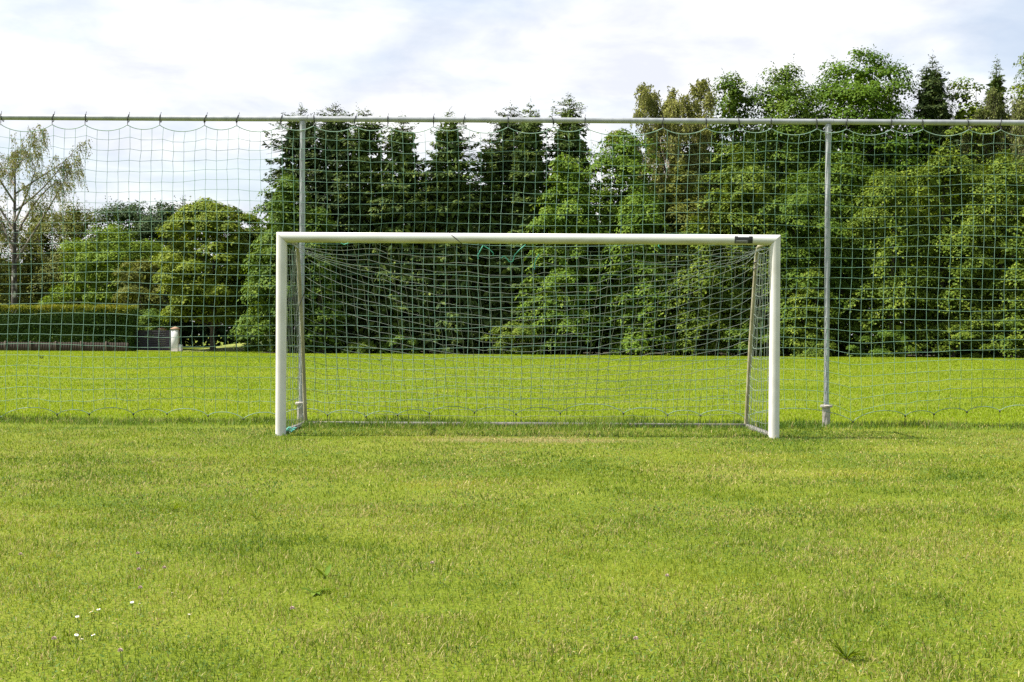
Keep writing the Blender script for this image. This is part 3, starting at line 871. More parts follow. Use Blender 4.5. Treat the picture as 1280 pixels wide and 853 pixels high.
def broadleaf(seed, H, Rx, base, env, leaf=.20, clump=.75, nleaf=9000, flat=.55, droop=.25, gap=.25, Ry=None, rough=.2):
    """trunk and crown meshes of a leafy tree standing at the origin"""
    rng = np.random.default_rng(seed)
    Ry = Ry or Rx
    e = ENV[env]
    cl = []
    tries = 0
    area = 0
    nleaf = int(nleaf * 3.6); leaf *= .78; clump *= 1.15; flat *= .85
    want = max(16, int(4.2 * (H - base) * Rx / (clump ** 2)))
    while len(cl) < want and tries < want * 40:
        tries += 1
        t = rng.random()
        r = e(t)
        if rng.random() > .35 + r: continue
        a = rng.random() * 2 * math.pi
        q = rng.random() ** .42
        lob = 1 + rough * math.sin(3 * a + seed + 5 * t) + rough * .7 * math.sin(5 * a - 7 * t + seed * 2)
        p = np.array([math.cos(a) * Rx * r * q * lob, math.sin(a) * Ry * r * q * lob, base + (H - base) * t])
        if rng.random() < gap * (.5 + .5 * math.sin(a * 2 + t * 9 + seed)): continue
        ok = all(np.sum((p - c) ** 2) > (clump * .5) ** 2 for c, _ in cl)
        if ok: cl.append((p, clump * rng.uniform(.6, 1.25) * (.85 if t > .9 else 1)))
    mb = MB()
    per = nleaf / max(1, len(cl))
    for p, rc in cl:
        k = int(per * (rc / clump) ** 2 * rng.uniform(.6, 1.3))
        d = unit(rng.normal(0, 1, (k, 3)))
        d[:, 2] = np.where(rng.random(k) < .86, np.abs(d[:, 2]), d[:, 2])
        rr = rc * (.45 + .6 * rng.random(k) ** .7)
        out = np.array([p[0], p[1], 0]); out = out / (np.linalg.norm(out) + 1e-6)
        off = d * rr[:, None] * np.array([1, 1, flat])
        if droop > .28:                                   # branch sprays reach outwards
            sd_ = unit(out * .8 + rng.normal(0, .5, 3) * np.array([1, 1, 0]) + 1e-4)
            al = off @ sd_
            off = off * np.array([.72, .72, 1]) + sd_ * al[:, None] * .95
        Pp = p + off
        rad = np.linalg.norm(Pp[:, :2] - p[:2], axis=1)
        Pp[:, 2] -= droop * rad ** 1.6 / max(rc, .3)
        nn = unit(d * .8 + np.array([0, 0, .6]) + out * .25 + rng.normal(0, .32, (k, 3)))
        D = unit(np.cross(nn, rng.normal(0, 1, (k, 3))) + np.array([0, 0, -.35]) + out * .2)
        ln = leaf * rng.uniform(.5, 1.6, k)
        leaf_quads(mb, Pp, D, nn, ln, ln * rng.uniform(.5, .75, k))
    # coarse inner foliage round the limbs
    kin = int(240 * Rx * (H - base) / 12)
    t = rng.random(kin); a = rng.random(kin) * 6.283; q = .72 * np.sqrt(rng.random(kin))
    rr = np.array([e(tt_) for tt_ in t]) * q
    Pi = np.stack([np.cos(a) * rr * Rx, np.sin(a) * rr * Ry, base + (H - base) * t * .94], 1)
    ln = rng.uniform(.32, .55, kin)
    leaf_quads(mb, Pi, rng.normal(0, 1, (kin, 3)), rng.normal(0, 1, (kin, 3)), ln, ln * .7)
    # stray shoots that break the outline
    for p, rc in cl:
        if rng.random() < .6:
            k = 10
            s = np.linspace(.3, 1, k)
            dirn = unit(np.array([p[0] * .5, p[1] * .5, .9 + rng.random()]) + rng.normal(0, .5, 3))
            Pp = p + dirn * (s * rc * 1.15)[:, None] + rng.normal(0, .05, (k, 3))
            leaf_quads(mb, Pp, rng.normal(0, 1, (k, 3)) + dirn, rng.normal(0, 1, (k, 3)), leaf * rng.uniform(.6, 1, k), leaf * .45 * np.ones(k))
    tr = MB()
    r0 = .035 * H ** .9 * .55 + .06
    top = H * .78
    pts = limb(tr, (0, 0, -.1), (rng.normal(0, .2), rng.normal(0, .2), top), r0, r0 * .22, rng, 9, .015, 9)
    order = rng.permutation(len(cl))[:min(len(cl), 26)]
    for k in order:
        p, rc = cl[k]
        z0 = max(base * .55 + .3, min(top * .95, p[2] - .35 * math.hypot(p[0], p[1]) - .4))
        i = z0 / top
        q = np.array([np.interp(z0, pts[:, 2], pts[:, 0]), np.interp(z0, pts[:, 2], pts[:, 1]), z0])
        limb(tr, q, p, r0 * .38 * (1 - .6 * i), .012, rng, 5, .07, 5)
    return tr, mb


def conifer(seed, H, Rb, dens=1.0, power=.75, bottom=.3, hang=.5, multi=1, gap=.2):
    rng = np.random.default_rng(seed)
    mb, tr = MB(), MB()
    r0 = .011 * H + .04
    tr.tube([(0, 0, -.1), (0, 0, H * .5), (rng.normal(0, .08), 0, H * .98)], [r0, r0 * .6, .012], 9)
    z = bottom
    Pp, Dd, Nn, Ll, Ww = [], [], [], [], []
    sector = rng.random(12)
    while z < H - .05:
        t = z / H
        Lb = Rb * ((1 - t) ** power) * min(1, (1 - t) / .05) ** .7 * rng.uniform(.8, 1.15) * (1 if t > .12 else .75 + 2 * t) + .05
        nb = int(rng.integers(6, 10))
        for b in range(nb):
            if rng.random() < gap * .6: continue
            a = rng.random() * 2 * math.pi
            wv = .62 + .65 * sector[int(a / (2 * math.pi) * 12) % 12]
            lb = min(Lb * rng.uniform(.75, 1.15) * wv, 1.9 + .5 * rng.random())
            d = np.array([math.cos(a), math.sin(a)])
            k = max(5, int(lb * 36 * dens))
            s = rng.random(k) ** .65
            droop = -hang * lb * (s ** 1.5) * (1 - t * .9) + .22 * lb * np.maximum(0, s - .75) * 2 + (.18 if t > .82 else 0) * s * lb
            side = rng.normal(0, .10 + .13 * lb * (1 - s), k)
            P_ = np.stack([d[0] * s * lb - d[1] * side, d[1] * s * lb + d[0] * side, z + droop + rng.normal(0, .05, k)], 1)
            D_ = np.stack([d[0] * .6 - d[1] * np.sign(side) * .6, d[1] * .6 + d[0] * np.sign(side) * .6, -.55 * (1 - .7 * t) + rng.normal(0, .3, k)], 1)
            Pp.append(P_); Dd.append(D_)
            Nn.append(np.array([d[0] * .35, d[1] * .35, .9]) + rng.normal(0, .4, (k, 3)))
            L_ = rng.uniform(.16, .36, k) * min(1, .42 + (1 - t) * 2.6)
            Ll.append(L_); Ww.append(L_ * rng.uniform(.30, .5, k))
            tr.tube([(0, 0, z), (d[0] * lb * .5, d[1] * lb * .5, z - hang * lb * .3 * (1 - t)), (d[0] * lb * .95, d[1] * lb * .95, z - hang * lb * .85 * (1 - t * .9))], [.022, .014, .006], 4, cap=False)
        z += rng.uniform(.28, .5) * (1 if t < .85 else .75)
    # dense inner twigs near the trunk
    kin = int(85 * H * Rb / 2)
    zz = bottom + (H * .93 - bottom) * rng.random(kin)
    a = rng.random(kin) * 6.283; rr = .55 * Rb * (1 - zz / H) ** power * np.sqrt(rng.random(kin))
    Pp.append(np.stack([np.cos(a) * rr, np.sin(a) * rr, zz], 1)); Dd.append(rng.normal(0, 1, (kin, 3)) + np.array([0, 0, -.6])); Nn.append(rng.normal(0, 1, (kin, 3)))
    L_ = rng.uniform(.35, .6, kin); Ll.append(L_); Ww.append(L_ * .5)
    # leader shoots
    for q in range(multi):
        ox = rng.normal(0, .25) if q else 0
        k = 16
        s = np.linspace(0, 1, k)
        P_ = np.stack([ox + rng.normal(0, .03, k), rng.normal(0, .03, k), H - .9 + s * rng.uniform(.9, 1.25)], 1)
        Pp.append(P_); aa = rng.random(k) * 6.28
        Dd.append(np.stack([np.cos(aa), np.sin(aa), np.full(k, .7)], 1)); Nn.append(rng.normal(0, 1, (k, 3))); L_ = np.linspace(.32, .1, k); Ll.append(L_); Ww.append(L_ * .3)
    leaf_quads(mb, np.concatenate(Pp), np.concatenate(Dd), np.concatenate(Nn), np.concatenate(Ll), np.concatenate(Ww))
    return tr, mb


def weeping(seed, H, Rx, base, strings=420, slen=1.5, leaf=.085, per=16, limbs=9, wide=1.0, trunk_lean=0.0, top_bias=1.0):
    rng = np.random.default_rng(seed)
    tr, mb, lb = MB(), MB(), MB()
    r0 = .014 * H + .05
    pts = limb(tr, (0, 0, -.1), (trunk_lean, 0, H * .86), r0, .03, rng, 10, .02, 9)
    tips = [pts[-1], pts[-2]]
    mains = []
    for k in range(limbs):
        z0 = base * .8 + (H * .8 - base * .8) * (k + rng.random() * .6) / limbs
        a = k * 2.4 + rng.normal(0, .35)
        q = np.array([np.interp(z0, pts[:, 2], pts[:, 0]), np.interp(z0, pts[:, 2], pts[:, 1]), z0])
        f = .55 + .45 * math.sin(math.pi * min(1, .25 + (z0 - base * .8) / (H - base)))
        e = q + np.array([math.cos(a) * Rx * f * wide, math.sin(a) * Rx * f * wide, (H - z0) * rng.uniform(.45, .75)])
        ll = limb(lb, q, e, r0 * .42 * (1 - .5 * k / limbs), .015, rng, 7, .07, 6)
        mains.append(ll)
        for m in range(5):
            s = ll[2 + m % 5]
            e2 = s + np.array([math.cos(a) * .5, math.sin(a) * .5, .35]) * rng.uniform(.5, 1.2) * Rx * .45 + rng.normal(0, Rx * .16, 3)
            mains.append(limb(lb, s, e2, .022, .007, rng, 5, .1, 4))
    mains.append(pts[5:])
    for k in range(strings):
        ll = mains[rng.integers(len(mains))]
        i = rng.uniform(.25, 1) * (len(ll) - 1)
        i0 = int(min(i, len(ll) - 2)); f = i - i0
        s = ll[i0] * (1 - f) + ll[i0 + 1] * f + rng.normal(0, .12, 3)
        L_ = slen * rng.uniform(.4, 1.2)
        dd = unit(np.array([s[0], s[1], 0]) + rng.normal(0, .5, 3) * np.array([1, 1, 0]))
        t = np.linspace(0, 1, 6)
        tw = s + np.stack([dd[0] * .35 * t * L_, dd[1] * .35 * t * L_, .14 * t - L_ * t ** 1.7], 1)
        lb.tube(tw, .005, 3, cap=False)
        n_ = max(5, int(per * L_ / slen))
        t = np.sort(rng.random(n_))
        P_ = s + np.stack([dd[0] * .35 * t * L_, dd[1] * .35 * t * L_, .14 * t - L_ * t ** 1.7], 1) + rng.normal(0, .05, (n_, 3))
        ln = leaf * rng.uniform(.7, 1.4, n_)
        leaf_quads(mb, P_, np.stack([rng.normal(0, .6, n_), rng.normal(0, .6, n_), np.full(n_, -1.0)], 1), rng.normal(0, 1, (n_, 3)) + np.array([0, 0, .6]), ln * 1.3, ln * .75)
    return tr, mb, lb


def plant(name, px, Y, parts, bark, leafmat, label, cat, group=None, rot=0.0, base_py=None):
    root = empty(name, (at(px, 430, Y).x, Y, 0), label, cat, group)
    root.rotation_euler.z = rot
    tr, cr = parts[:2]
    tr.build('trunk', M[bark], root, smooth=True)
    if len(parts) > 2: parts[2].build('limbs', M['limb'], root, smooth=True)
    cr.build('crown', F[leafmat], root)
    return root


def top_h(px, py, Y): return at(px, py, Y).z
def wm(pxw, Y): return pxw / FPX * Y


GS = 'row of tall spruces behind the goal'
# px, top, half width px, Y, dark?, tips, label
spr = [
    (376, 133, 54, 78.5, 'spruce_dark', 4, 'broad dark four-tipped spruce at the left end of the row behind the goal'),
    (419, 130, 38, 77.5, 'spruce_dark', 3, 'dark spruce just right of the left net post, its bushy twin top above the rail'),
    (456, 136, 38, 77.0, 'spruce', 2, 'spruce with two thin tips, second to the right of the left net post'),
    (501, 144, 40, 76.5, 'spruce', 1, 'pointed spruce ending right at the rail, sky gap on its right'),
    (561, 138, 40, 76.5, 'spruce', 2, 'narrow spruce standing between two sky gaps above the middle of the crossbar'),
    (611, 165, 26, 77.0, 'spruce', 1, 'shorter spruce whose top stays below the rail, right of a sky gap'),
    (637, 129, 36, 78.0, 'spruce_dark', 1, 'slim spruce whose tip leans left above the rail'),
    (661, 127, 36, 76.5, 'spruce', 1, 'thin-tipped spruce with an airy pale top above the rail, left of the tallest spruce'),
    (710, 119, 44, 77.5, 'spruce', 2, 'tallest full-topped spruce of the row, behind the fresh green trees right of centre'),
]
for k, (px, top, hw, Y, mt, tips, lab) in enumerate(spr):
    plant('spruce_tree', px, Y, conifer(100 + k, top_h(px, top, Y), wm(hw, Y) * (2.15 + .25 * math.sin(k * 2.3)), 1.35, .54 + .06 * math.cos(k * 1.7), .25, .5, tips), 'bark', mt, lab, 'spruce', GS)
plant('spruce_tree', 1163, 84, conifer(131, top_h(1163, 67, 84), wm(44, 84) * 2.4, 1.0, .75, 3.0, .55, 1, .3), 'bark', 'spruce_dark', 'dark spruce with drooping twigs standing up right of the big round green tree', 'spruce')
plant('spruce_tree', 1243, 86, conifer(132, top_h(1243, 72, 86), wm(30, 86) * 1.7, .9, .8, 3.0, .45, 1, .35), 'bark', 'spruce', 'thin-topped spruce rising behind the willow at the right edge', 'spruce')
plant('spruce_tree', 229, 112, conifer(133, top_h(229, 243, 112), wm(12, 112) * 1.5, 1, .8, .6, .45, 1), 'bark', 'spruce_dark', 'small distant spruce tip between the dark round trees and the lime maple', 'spruce')

# name, px, top, halfw, Y, base, env, leaf mat, kwargs, label
bl = [
    ('maple_tree', 266, 250, 64, 81.0, 1.9, 'round', 'maple', dict(leaf=.20, clump=.75, nleaf=17000, flat=.65, droop=.22, rough=.07, gap=.05), 'yellow-green maple with a short dark trunk beside the gate pillar'),
    ('leafy_tree', 318, 262, 30, 84.0, 1.7, 'skirt', 'beech', dict(leaf=.2, clump=.8, nleaf=7000), 'leafy tree between the yellow-green maple and the broad four-tipped spruce'),
    ('leafy_tree', 356, 214, 48, 74.5, .4, 'skirt', 'mid', dict(leaf=.19, clump=.75, nleaf=12000, droop=.35), 'green tree left of the left net post, leaning against the broad four-tipped spruce'),
    ('bush', 402, 250, 25, 73.8, .3, 'skirt', 'mid', dict(leaf=.17, clump=.6, nleaf=3000, gap=.5), 'thin green tree with leafy sprays right behind the left net post'),
    ('leafy_tree', 140, 283, 62, 91, .8, 'round', 'bright', dict(leaf=.19, clump=.9, nleaf=12000, flat=.7, droop=.2), 'bright green rounded tree above the hedge, left of the maple'),
    ('leafy_tree', 174, 322, 34, 86, .6, 'round', 'olive', dict(leaf=.18, clump=.7, nleaf=6000), 'dull olive small tree behind the hedge end by the gate'),
    ('leafy_tree', 158, 250, 46, 106, 1.5, 'round', 'dark', dict(leaf=.24, clump=1.1, nleaf=8000, flat=.8), 'dark round tree rising behind the bright green tree, left of the distant spruce tip'),
    ('leafy_tree', 206, 256, 34, 104, 1.2, 'round', 'dark', dict(leaf=.24, clump=1.0, nleaf=7000, flat=.8), 'dark tree directly left of the distant spruce tip'),
    ('leafy_tree', 92, 249, 48, 99, .8, 'skirt', 'olive', dict(leaf=.18, clump=1.2, nleaf=13000, flat=.95, droop=.5, rough=.08), 'feathery olive tree right of the birch trunk'),
    ('leafy_tree', 48, 257, 40, 101, .8, 'skirt', 'olive', dict(leaf=.18, clump=1.2, nleaf=10000, flat=.95, droop=.5, rough=.08), 'feathery brownish tree directly behind the birch trunk'),
    ('leafy_tree', -25, 250, 50, 98, .8, 'skirt', 'olive', dict(leaf=.18, clump=1.2, nleaf=10000, flat=.95, droop=.5, rough=.08), 'feathery olive tree cut by the left edge of the photo'),
    # fresh green trees right of centre
    ('leafy_tree', 706, 192, 34, 74.0, .4, 'column', 'lightmid', dict(leaf=.17, clump=.68, nleaf=11000, droop=.35, rough=.3, gap=.4), 'fresh green narrow tree in front of the tallest spruce'),
    ('leafy_tree', 776, 158, 50, 76.0, .6, 'column', 'lightmid', dict(leaf=.18, clump=.75, nleaf=13000, droop=.3, rough=.25), 'fresh green tree with its top just under the rail, left of the tall birch'),
    ('leafy_tree', 800, 236, 40, 73.4, .4, 'skirt', 'lightmid', dict(leaf=.17, clump=.7, nleaf=9000, droop=.35), 'low fresh green tree in front, under the tall birch'),
    ('leafy_tree', 914, 93, 42, 83, 2.0, 'column', 'mid', dict(leaf=.2, clump=.75, nleaf=11000, flat=.8, rough=.22), 'slim green tree with a twin top right of the tall birch'),
    ('leafy_tree', 976, 84, 58, 84, 2.0, 'round', 'mid', dict(leaf=.2, clump=.8, nleaf=13000, flat=.8, rough=.2), 'pointed green tree left of the big round green tree'),
    ('leafy_tree', 1074, 66, 84, 85, 3.0, 'round', 'ash', dict(leaf=.21, clump=1.0, nleaf=22000, flat=.75, droop=.15, rough=.12, gap=.08), 'big round-topped green tree, the broadest crown above the rail'),
    ('leafy_tree', 1207, 98, 44, 84, 2.0, 'column', 'beech', dict(leaf=.2, clump=.75, nleaf=7000, gap=.45, rough=.3), 'airy thin-leaved tree between the dark spruce and the willow'),
    ('leafy_tree', 1296, 58, 46, 86, 2.0, 'column', 'beech', dict(leaf=.2, clump=.85, nleaf=7000), 'tall tree cut by the right edge of the photo'),
    # front row on the right
    ('beech_tree', 848, 196, 50, 75.5, .4, 'skirt', 'olive', dict(leaf=.18, clump=.8, nleaf=12000, droop=.4), 'olive green bushy tree directly below the tall birch'),
    ('beech_tree', 868, 268, 40, 73.2, .3, 'skirt', 'beech', dict(leaf=.16, clump=.7, nleaf=9000, droop=.55), 'beech with arching sprays seen through the right half of the goal'),
    ('beech_tree', 924, 176, 44, 75.0, .4, 'column', 'beech', dict(leaf=.17, clump=.75, nleaf=13000, droop=.4), 'beech behind the right end of the crossbar'),
    ('beech_tree', 994, 208, 46, 74.0, .2, 'column', 'mid', dict(leaf=.17, clump=.75, nleaf=13000, droop=.35), 'green tree just left of the right net post'),
    ('beech_tree', 1052, 182, 42, 75.0, .3, 'column', 'mid', dict(leaf=.18, clump=.8, nleaf=9000, droop=.3, gap=.6), 'green tree directly behind the right net post with sky holes near its top'),
    ('beech_tree', 1112, 208, 50, 72.6, .5, 'column', 'beech', dict(leaf=.16, clump=.75, nleaf=12000, droop=.6, gap=.4), 'beech with hanging leafy branches right of the right net post'),
    ('beech_tree', 1178, 172, 52, 73.5, .5, 'column', 'beech', dict(leaf=.17, clump=.8, nleaf=14000, droop=.5, gap=.35), 'large beech below the dark drooping spruce'),
    ('beech_tree', 1256, 186, 54, 72.5, .4, 'column', 'beech', dict(leaf=.17, clump=.8, nleaf=14000, droop=.45, gap=.3), 'beech in the front row nearest the right edge, under the willow'),
    ('beech_tree', 1345, 176, 55, 73.5, .4, 'column', 'beech', dict(leaf=.2, clump=.9, nleaf=7000), 'beech in the front row beyond the right edge of the photo'),
    # low shrubs
    ('shrub', 1016, 330, 34, 71.8, .0, 'skirt', 'beech', dict(leaf=.14, clump=.5, nleaf=8000, droop=.2, rough=.1, gap=.1), 'dense upright shrub on the grass edge left of the right net post'),
    ('shrub', 1100, 408, 40, 71.3, .0, 'round', 'mid', dict(leaf=.13, clump=.45, nleaf=4500, droop=.1), 'low wide shrub under the hanging beech branches'),
    ('shrub', 1192, 398, 42, 71.0, .0, 'round', 'beech', dict(leaf=.13, clump=.45, nleaf=5500, droop=.1), 'low shrub at the field edge under the large beech'),
    ('shrub', 1252, 384, 36, 71.2, .0, 'round', 'beech', dict(leaf=.14, clump=.5, nleaf=5500, droop=.1), 'taller shrub at the field edge nearest the right edge'),
    ('shrub', 945, 396, 36, 72.0, .0, 'round', 'mid', dict(leaf=.13, clump=.45, nleaf=5000), 'low shrub behind the right goal post'),
    ('shrub', 640, 400, 30, 73.6, .0, 'round', 'beech', dict(leaf=.13, clump=.45, nleaf=3500), 'low sparse shrub at the foot of the spruces behind the middle of the goal'),
    ('shrub', 500, 414, 22, 73.8, .0, 'round', 'mid', dict(leaf=.13, clump=.4, nleaf=2200), 'small low shrub under the pointed spruce'),
    ('shrub', 455, 424, 26, 73.6, .0, 'round', 'beech', dict(leaf=.12, clump=.35, nleaf=2200), 'weedy low shrub at the field edge near the left goal post'),
    ('shrub', 322, 424, 20, 79.0, .0, 'round', 'mid', dict(leaf=.12, clump=.35, nleaf=1800), 'small shrub on the grass just left of the left goal post'),
    ('shrub', 190, 384, 30, 84.0, .0, 'round', 'mid', dict(leaf=.13, clump=.5, nleaf=5500, droop=.1), 'green bush behind the dark gate'),
]
for k, (nm, px, top, hw, Y, base, env, mt, kw, lab) in enumerate(bl):
    kw = dict(kw)
    if nm == 'beech_tree' and px > 860:
        kw.update(clump=kw['clump'] * 1.22, gap=kw.get('gap', .25) + .22, nleaf=int(kw['nleaf'] * .9), flat=.48)
    cat = {'bush': 'tree', 'shrub': 'shrub'}.get(nm, 'tree')
    if nm == 'bush': nm = 'leafy_tree'
    grp = 'low shrubs along the field edge' if nm == 'shrub' else ('front row of broadleaf trees' if Y < 78 else 'broadleaf trees behind')
    bk = 'bark'
    plant(nm, px, Y, broadleaf(200 + k, top_h(px, top, Y) - .25, wm(hw, Y), base, env, **kw), bk, mt, lab, cat, grp)

plant('birch_tree', 18, 92, weeping(301, top_h(20, 148, 92), wm(80, 92), 7.0, 1000, 1.3, .085, 20, 12), 'birch_bark', 'birchleaf', 'tall open birch with white-flecked trunk and hanging twigs at the left edge', 'birch')
plant('birch_tree', 836, 82, weeping(302, top_h(838, 82, 82), wm(52, 82), 6.0, 3800, 1.0, .10, 22, 20, 1.0), 'limb', 'birchleaf', 'tall weeping birch rising above the rail right of the spruces', 'birch')
plant('willow_tree', 1268, 83, weeping(303, top_h(1262, 92, 83), wm(46, 83), 5.5, 3400, 1.6, .11, 24, 18), 'limb', 'willow', 'pale weeping willow at the right edge above the rail', 'willow')

# woodland that closes the view between the nearer trees
rng = np.random.default_rng(77)
wd_ = MB()
nW = 42000
xs = rng.uniform(-15.5, 46, nW); ys = rng.uniform(86.5, 98, nW)
tops = 7.6 + 2.2 * vnoise(xs, ys, 3.0, 41) + np.clip((xs - 6) * .8, 0, 6.2) + 2.6 * np.exp(-((xs + 4) / 7) ** 2)
zs = tops * rng.random(nW) ** .8
leaf_quads(wd_, np.stack([xs, ys, zs], 1), rng.normal(0, 1, (nW, 3)) + np.array([0, 0, -.4]), rng.normal(0, 1, (nW, 3)) + np.array([0, -.3, .6]), rng.uniform(.5, 1.0, nW), rng.uniform(.35, .6, nW))
nW = 24000
xs = rng.uniform(-75, -14, nW); ys = rng.uniform(108, 118, nW)
zs = (6.0 + 3.2 * vnoise(xs, ys, 4.0, 43)) * rng.random(nW) ** .8
leaf_quads(wd_, np.stack([xs, ys, zs], 1), rng.normal(0, 1, (nW, 3)), rng.normal(0, 1, (nW, 3)) + np.array([0, -.3, .6]), rng.uniform(.5, .9, nW), rng.uniform(.3, .55, nW))
o = wd_.build('woodland', F['dark']); tag(o, 'dark wood closing the view behind the nearer trees', 'woodland', kind='stuff')

# ------------------------------------------------------------------ hedge, low fence, gate
hx0, hx1, hy = -42.0, at(164, 430, 77.6).x, 77.6
hz = at(80, 384, hy).z
rng = np.random.default_rng(61)
hed = empty('clipped_hedge', ((hx0 + hx1) / 2, hy, 0), 'long tall clipped hedge with sunlit yellow painted into its top leaves', 'hedge')
hcx = (hx0 + hx1) / 2
mb = MB()
nh = 26000
xs = rng.uniform(hx0, hx1, nh) - hcx; zs = rng.random(nh) * (hz - .1)
dep = .12 * (vnoise(xs, zs, .6, 51) - .5) + rng.random(nh) * .35
Pp = np.stack([xs, dep, zs], 1)
leaf_quads(mb, Pp, rng.normal(0, 1, (nh, 3)) + np.array([0, -.2, -.3]), rng.normal(0, .6, (nh, 3)) + np.array([0, -1, .5]), rng.uniform(.10, .17, nh), rng.uniform(.06, .1, nh))
ne = 1500
leaf_quads(mb, np.stack([np.full(ne, hx1 - hcx) - rng.random(ne) * .2, rng.random(ne) * 1.6, rng.random(ne) * hz], 1), rng.normal(0, 1, (ne, 3)), rng.normal(0, .6, (ne, 3)) + np.array([1, 0, .4]), rng.uniform(.10, .17, ne), rng.uniform(.06, .1, ne))
mb.box((0, 1.0, hz / 2 - .15), (hx1 - hx0 - .3, 1.2, hz - .4))
mb.build('foliage', F['hedge'], hed)
mb = MB()
nt_ = 16000
xs = rng.uniform(hx0, hx1, nt_) - hcx
dd = rng.random(nt_) ** 1.5 * 1.7 - .08
zt = hz - .16 + .14 * vnoise(xs, dd, .5, 53) + .14 * rng.random(nt_) - .42 * rng.random(nt_) ** 2 * (dd < .15)
leaf_quads(mb, np.stack([xs, dd, zt], 1), rng.normal(0, .7, (nt_, 3)) + np.array([0, -.2, .7]), rng.normal(0, .7, (nt_, 3)) + np.array([0, -.3, .8]), rng.uniform(.09, .17, nt_), rng.uniform(.05, .09, nt_))
mb.build('sunlit_top', F['hedge_top'], hed)

yf = 77.1
lf = empty('low_board_fence', (hcx, yf, 0), 'low dark brown board fence along the foot of the hedge', 'fence')
fz = at(60, 427.5, yf).z
xx = hx0 - hcx
r3 = random.Random(3)
bd = MB()
while xx < hx1 - hcx - .05:
    wq = r3.uniform(.13, .16)
    bd.box((xx + wq / 2, 0, fz / 2 - .02 + r3.uniform(-.015, .015)), (wq - .012, .025, fz), .004)
    xx += wq
bd.box((0, .045, fz * .75), (hx1 - hx0, .04, .07)); bd.box((0, .045, fz * .25), (hx1 - hx0, .04, .07))
bd.build('boards', M['wood'], lf)
for q in range(-2, 18):
    px_ = 133 - 31.5 * q if q >= 0 else None
    if px_ is None: continue
    X_ = at(px_, 432, yf).x - hcx
    if X_ < hx0 - hcx: break
    MB().box((X_, -.05, fz / 2 + .01), (.085, .07, fz + .06), .01).build('fence_post', M['post_wood'], lf)

yg = 78.6
gate = empty('gate', (at(188, 438, yg).x, yg, 0), 'wide dark grey boarded gate between hedge and white pillar', 'gate')
gx_c = at(188, 438, yg).x
x0, x1, gz = at(163.5, 438, yg).x - gx_c, at(214, 438, yg).x - gx_c, at(190, 413, yg).z
mb = MB()
nb = 9
for q in range(nb):
    z0 = .07 + (gz - .12) * q / nb
    mb.box(((x0 + x1) / 2, 0, z0 + (gz - .12) / nb / 2), (x1 - x0 - .1, .03, (gz - .12) / nb - .012), .003)
mb.build('boards', M['gate'], gate)
mb = MB()
mb.box(((x0 + x1) / 2, -.005, gz - .025), (x1 - x0, .06, .05), .005)
mb.box((x0 + .03, -.005, gz / 2), (.06, .06, gz - .1), .005); mb.box((x1 - .03, -.005, gz / 2), (.06, .06, gz - .1), .005)
mb.build('frame', M['gate'], gate)
def pillar(px, Y, wpx, top, lab, foot=False):
    p0 = at(px, 430, Y)
    z1 = at(px, top, Y).z
    wq = wm(wpx, Y)
    root = empty('gate_pillar', (p0.x, Y, 0), lab, 'pillar', 'white gate pillars')
    mb = MB().box((0, 0, (z1 - .14) / 2), (wq, wq, z1 - .14), .012)
    if foot: mb.box((wq / 2 + .12, .02, .21), (.2, .3, .42), .02)
    mb.build('shaft', M['render_white'], root)
    c = MB()
    s = wq / 2 + .05
    V = [(-s, -s, z1 - .14), (s, -s, z1 - .14), (s, s, z1 - .14), (-s, s, z1 - .14), (-s, -s, z1 - .09), (s, -s, z1 - .09), (s, s, z1 - .09), (-s, s, z1 - .09), (0, 0, z1 + .03)]
    c.add(V, [[3, 2, 1, 0], [0, 1, 5, 4], [1, 2, 6, 5], [2, 3, 7, 6], [3, 0, 4, 7]], [[4, 5, 8], [5, 6, 8], [6, 7, 8], [7, 4, 8]])
    c.build('cap', M['terracotta'], root)
pillar(219, 78.5, 8.3, 409.0, 'white gate pillar with a brown cap at the right end of the dark gate', True)
pillar(202, 83.0, 8.3, 409.5, 'white gate pillar further back, only its brown cap showing over the gate')
wp = empty('white_post', (at(161, 438, 78.2).x, 78.2, 0), 'short white post at the end of the board fence, left of the gate', 'post')
MB().box((0, 0, .44), (.13, .13, .88), .01).build('shaft', M['render_white'], wp)
MB().box((0, 0, .895), (.16, .16, .03), .006).build('cap', M['render_white'], wp)

# raised garden lawn behind the gate
V, Q = [], []
gxs = np.linspace(at(226, 438, 80).x, at(352, 438, 80).x, 26); gys = np.linspace(79.6, 92, 14)
for a, X_ in enumerate(gxs):
    for b, Y_ in enumerate(gys):
        e = math.sin(math.pi * a / 25) ** .5 * min(1, b / 9)
        V.append((X_, Y_, .006 + .48 * e))
for a in range(25):
    for b in range(13):
        Q.append([a * 14 + b, (a + 1) * 14 + b, (a + 1) * 14 + b + 1, a * 14 + b + 1])
o = MB().add(V, Q).build('lawn', surface('garden_lawn', (.13, .16, .02), (.22, .24, .035), 3, .9, bump=.3), smooth=True); tag(o, kind='structure')
r4 = random.Random(8)
for px, lab in ((295, 'thin dark garden stake under the right side of the maple'), (328, 'thin dark garden stake beside the small shrub left of the goal')):
    p = at(px, 436, 80.5)
    s = MB().box((0, 0, .32), (.05, .05, .64), .008)
    s.box((0, 0, .66), (.07, .07, .04), .008)
    o = s.build('garden_stake', M['bark']); o.location = (p.x, 80.5, .05); tag(o, lab, 'stake', 'garden stakes')

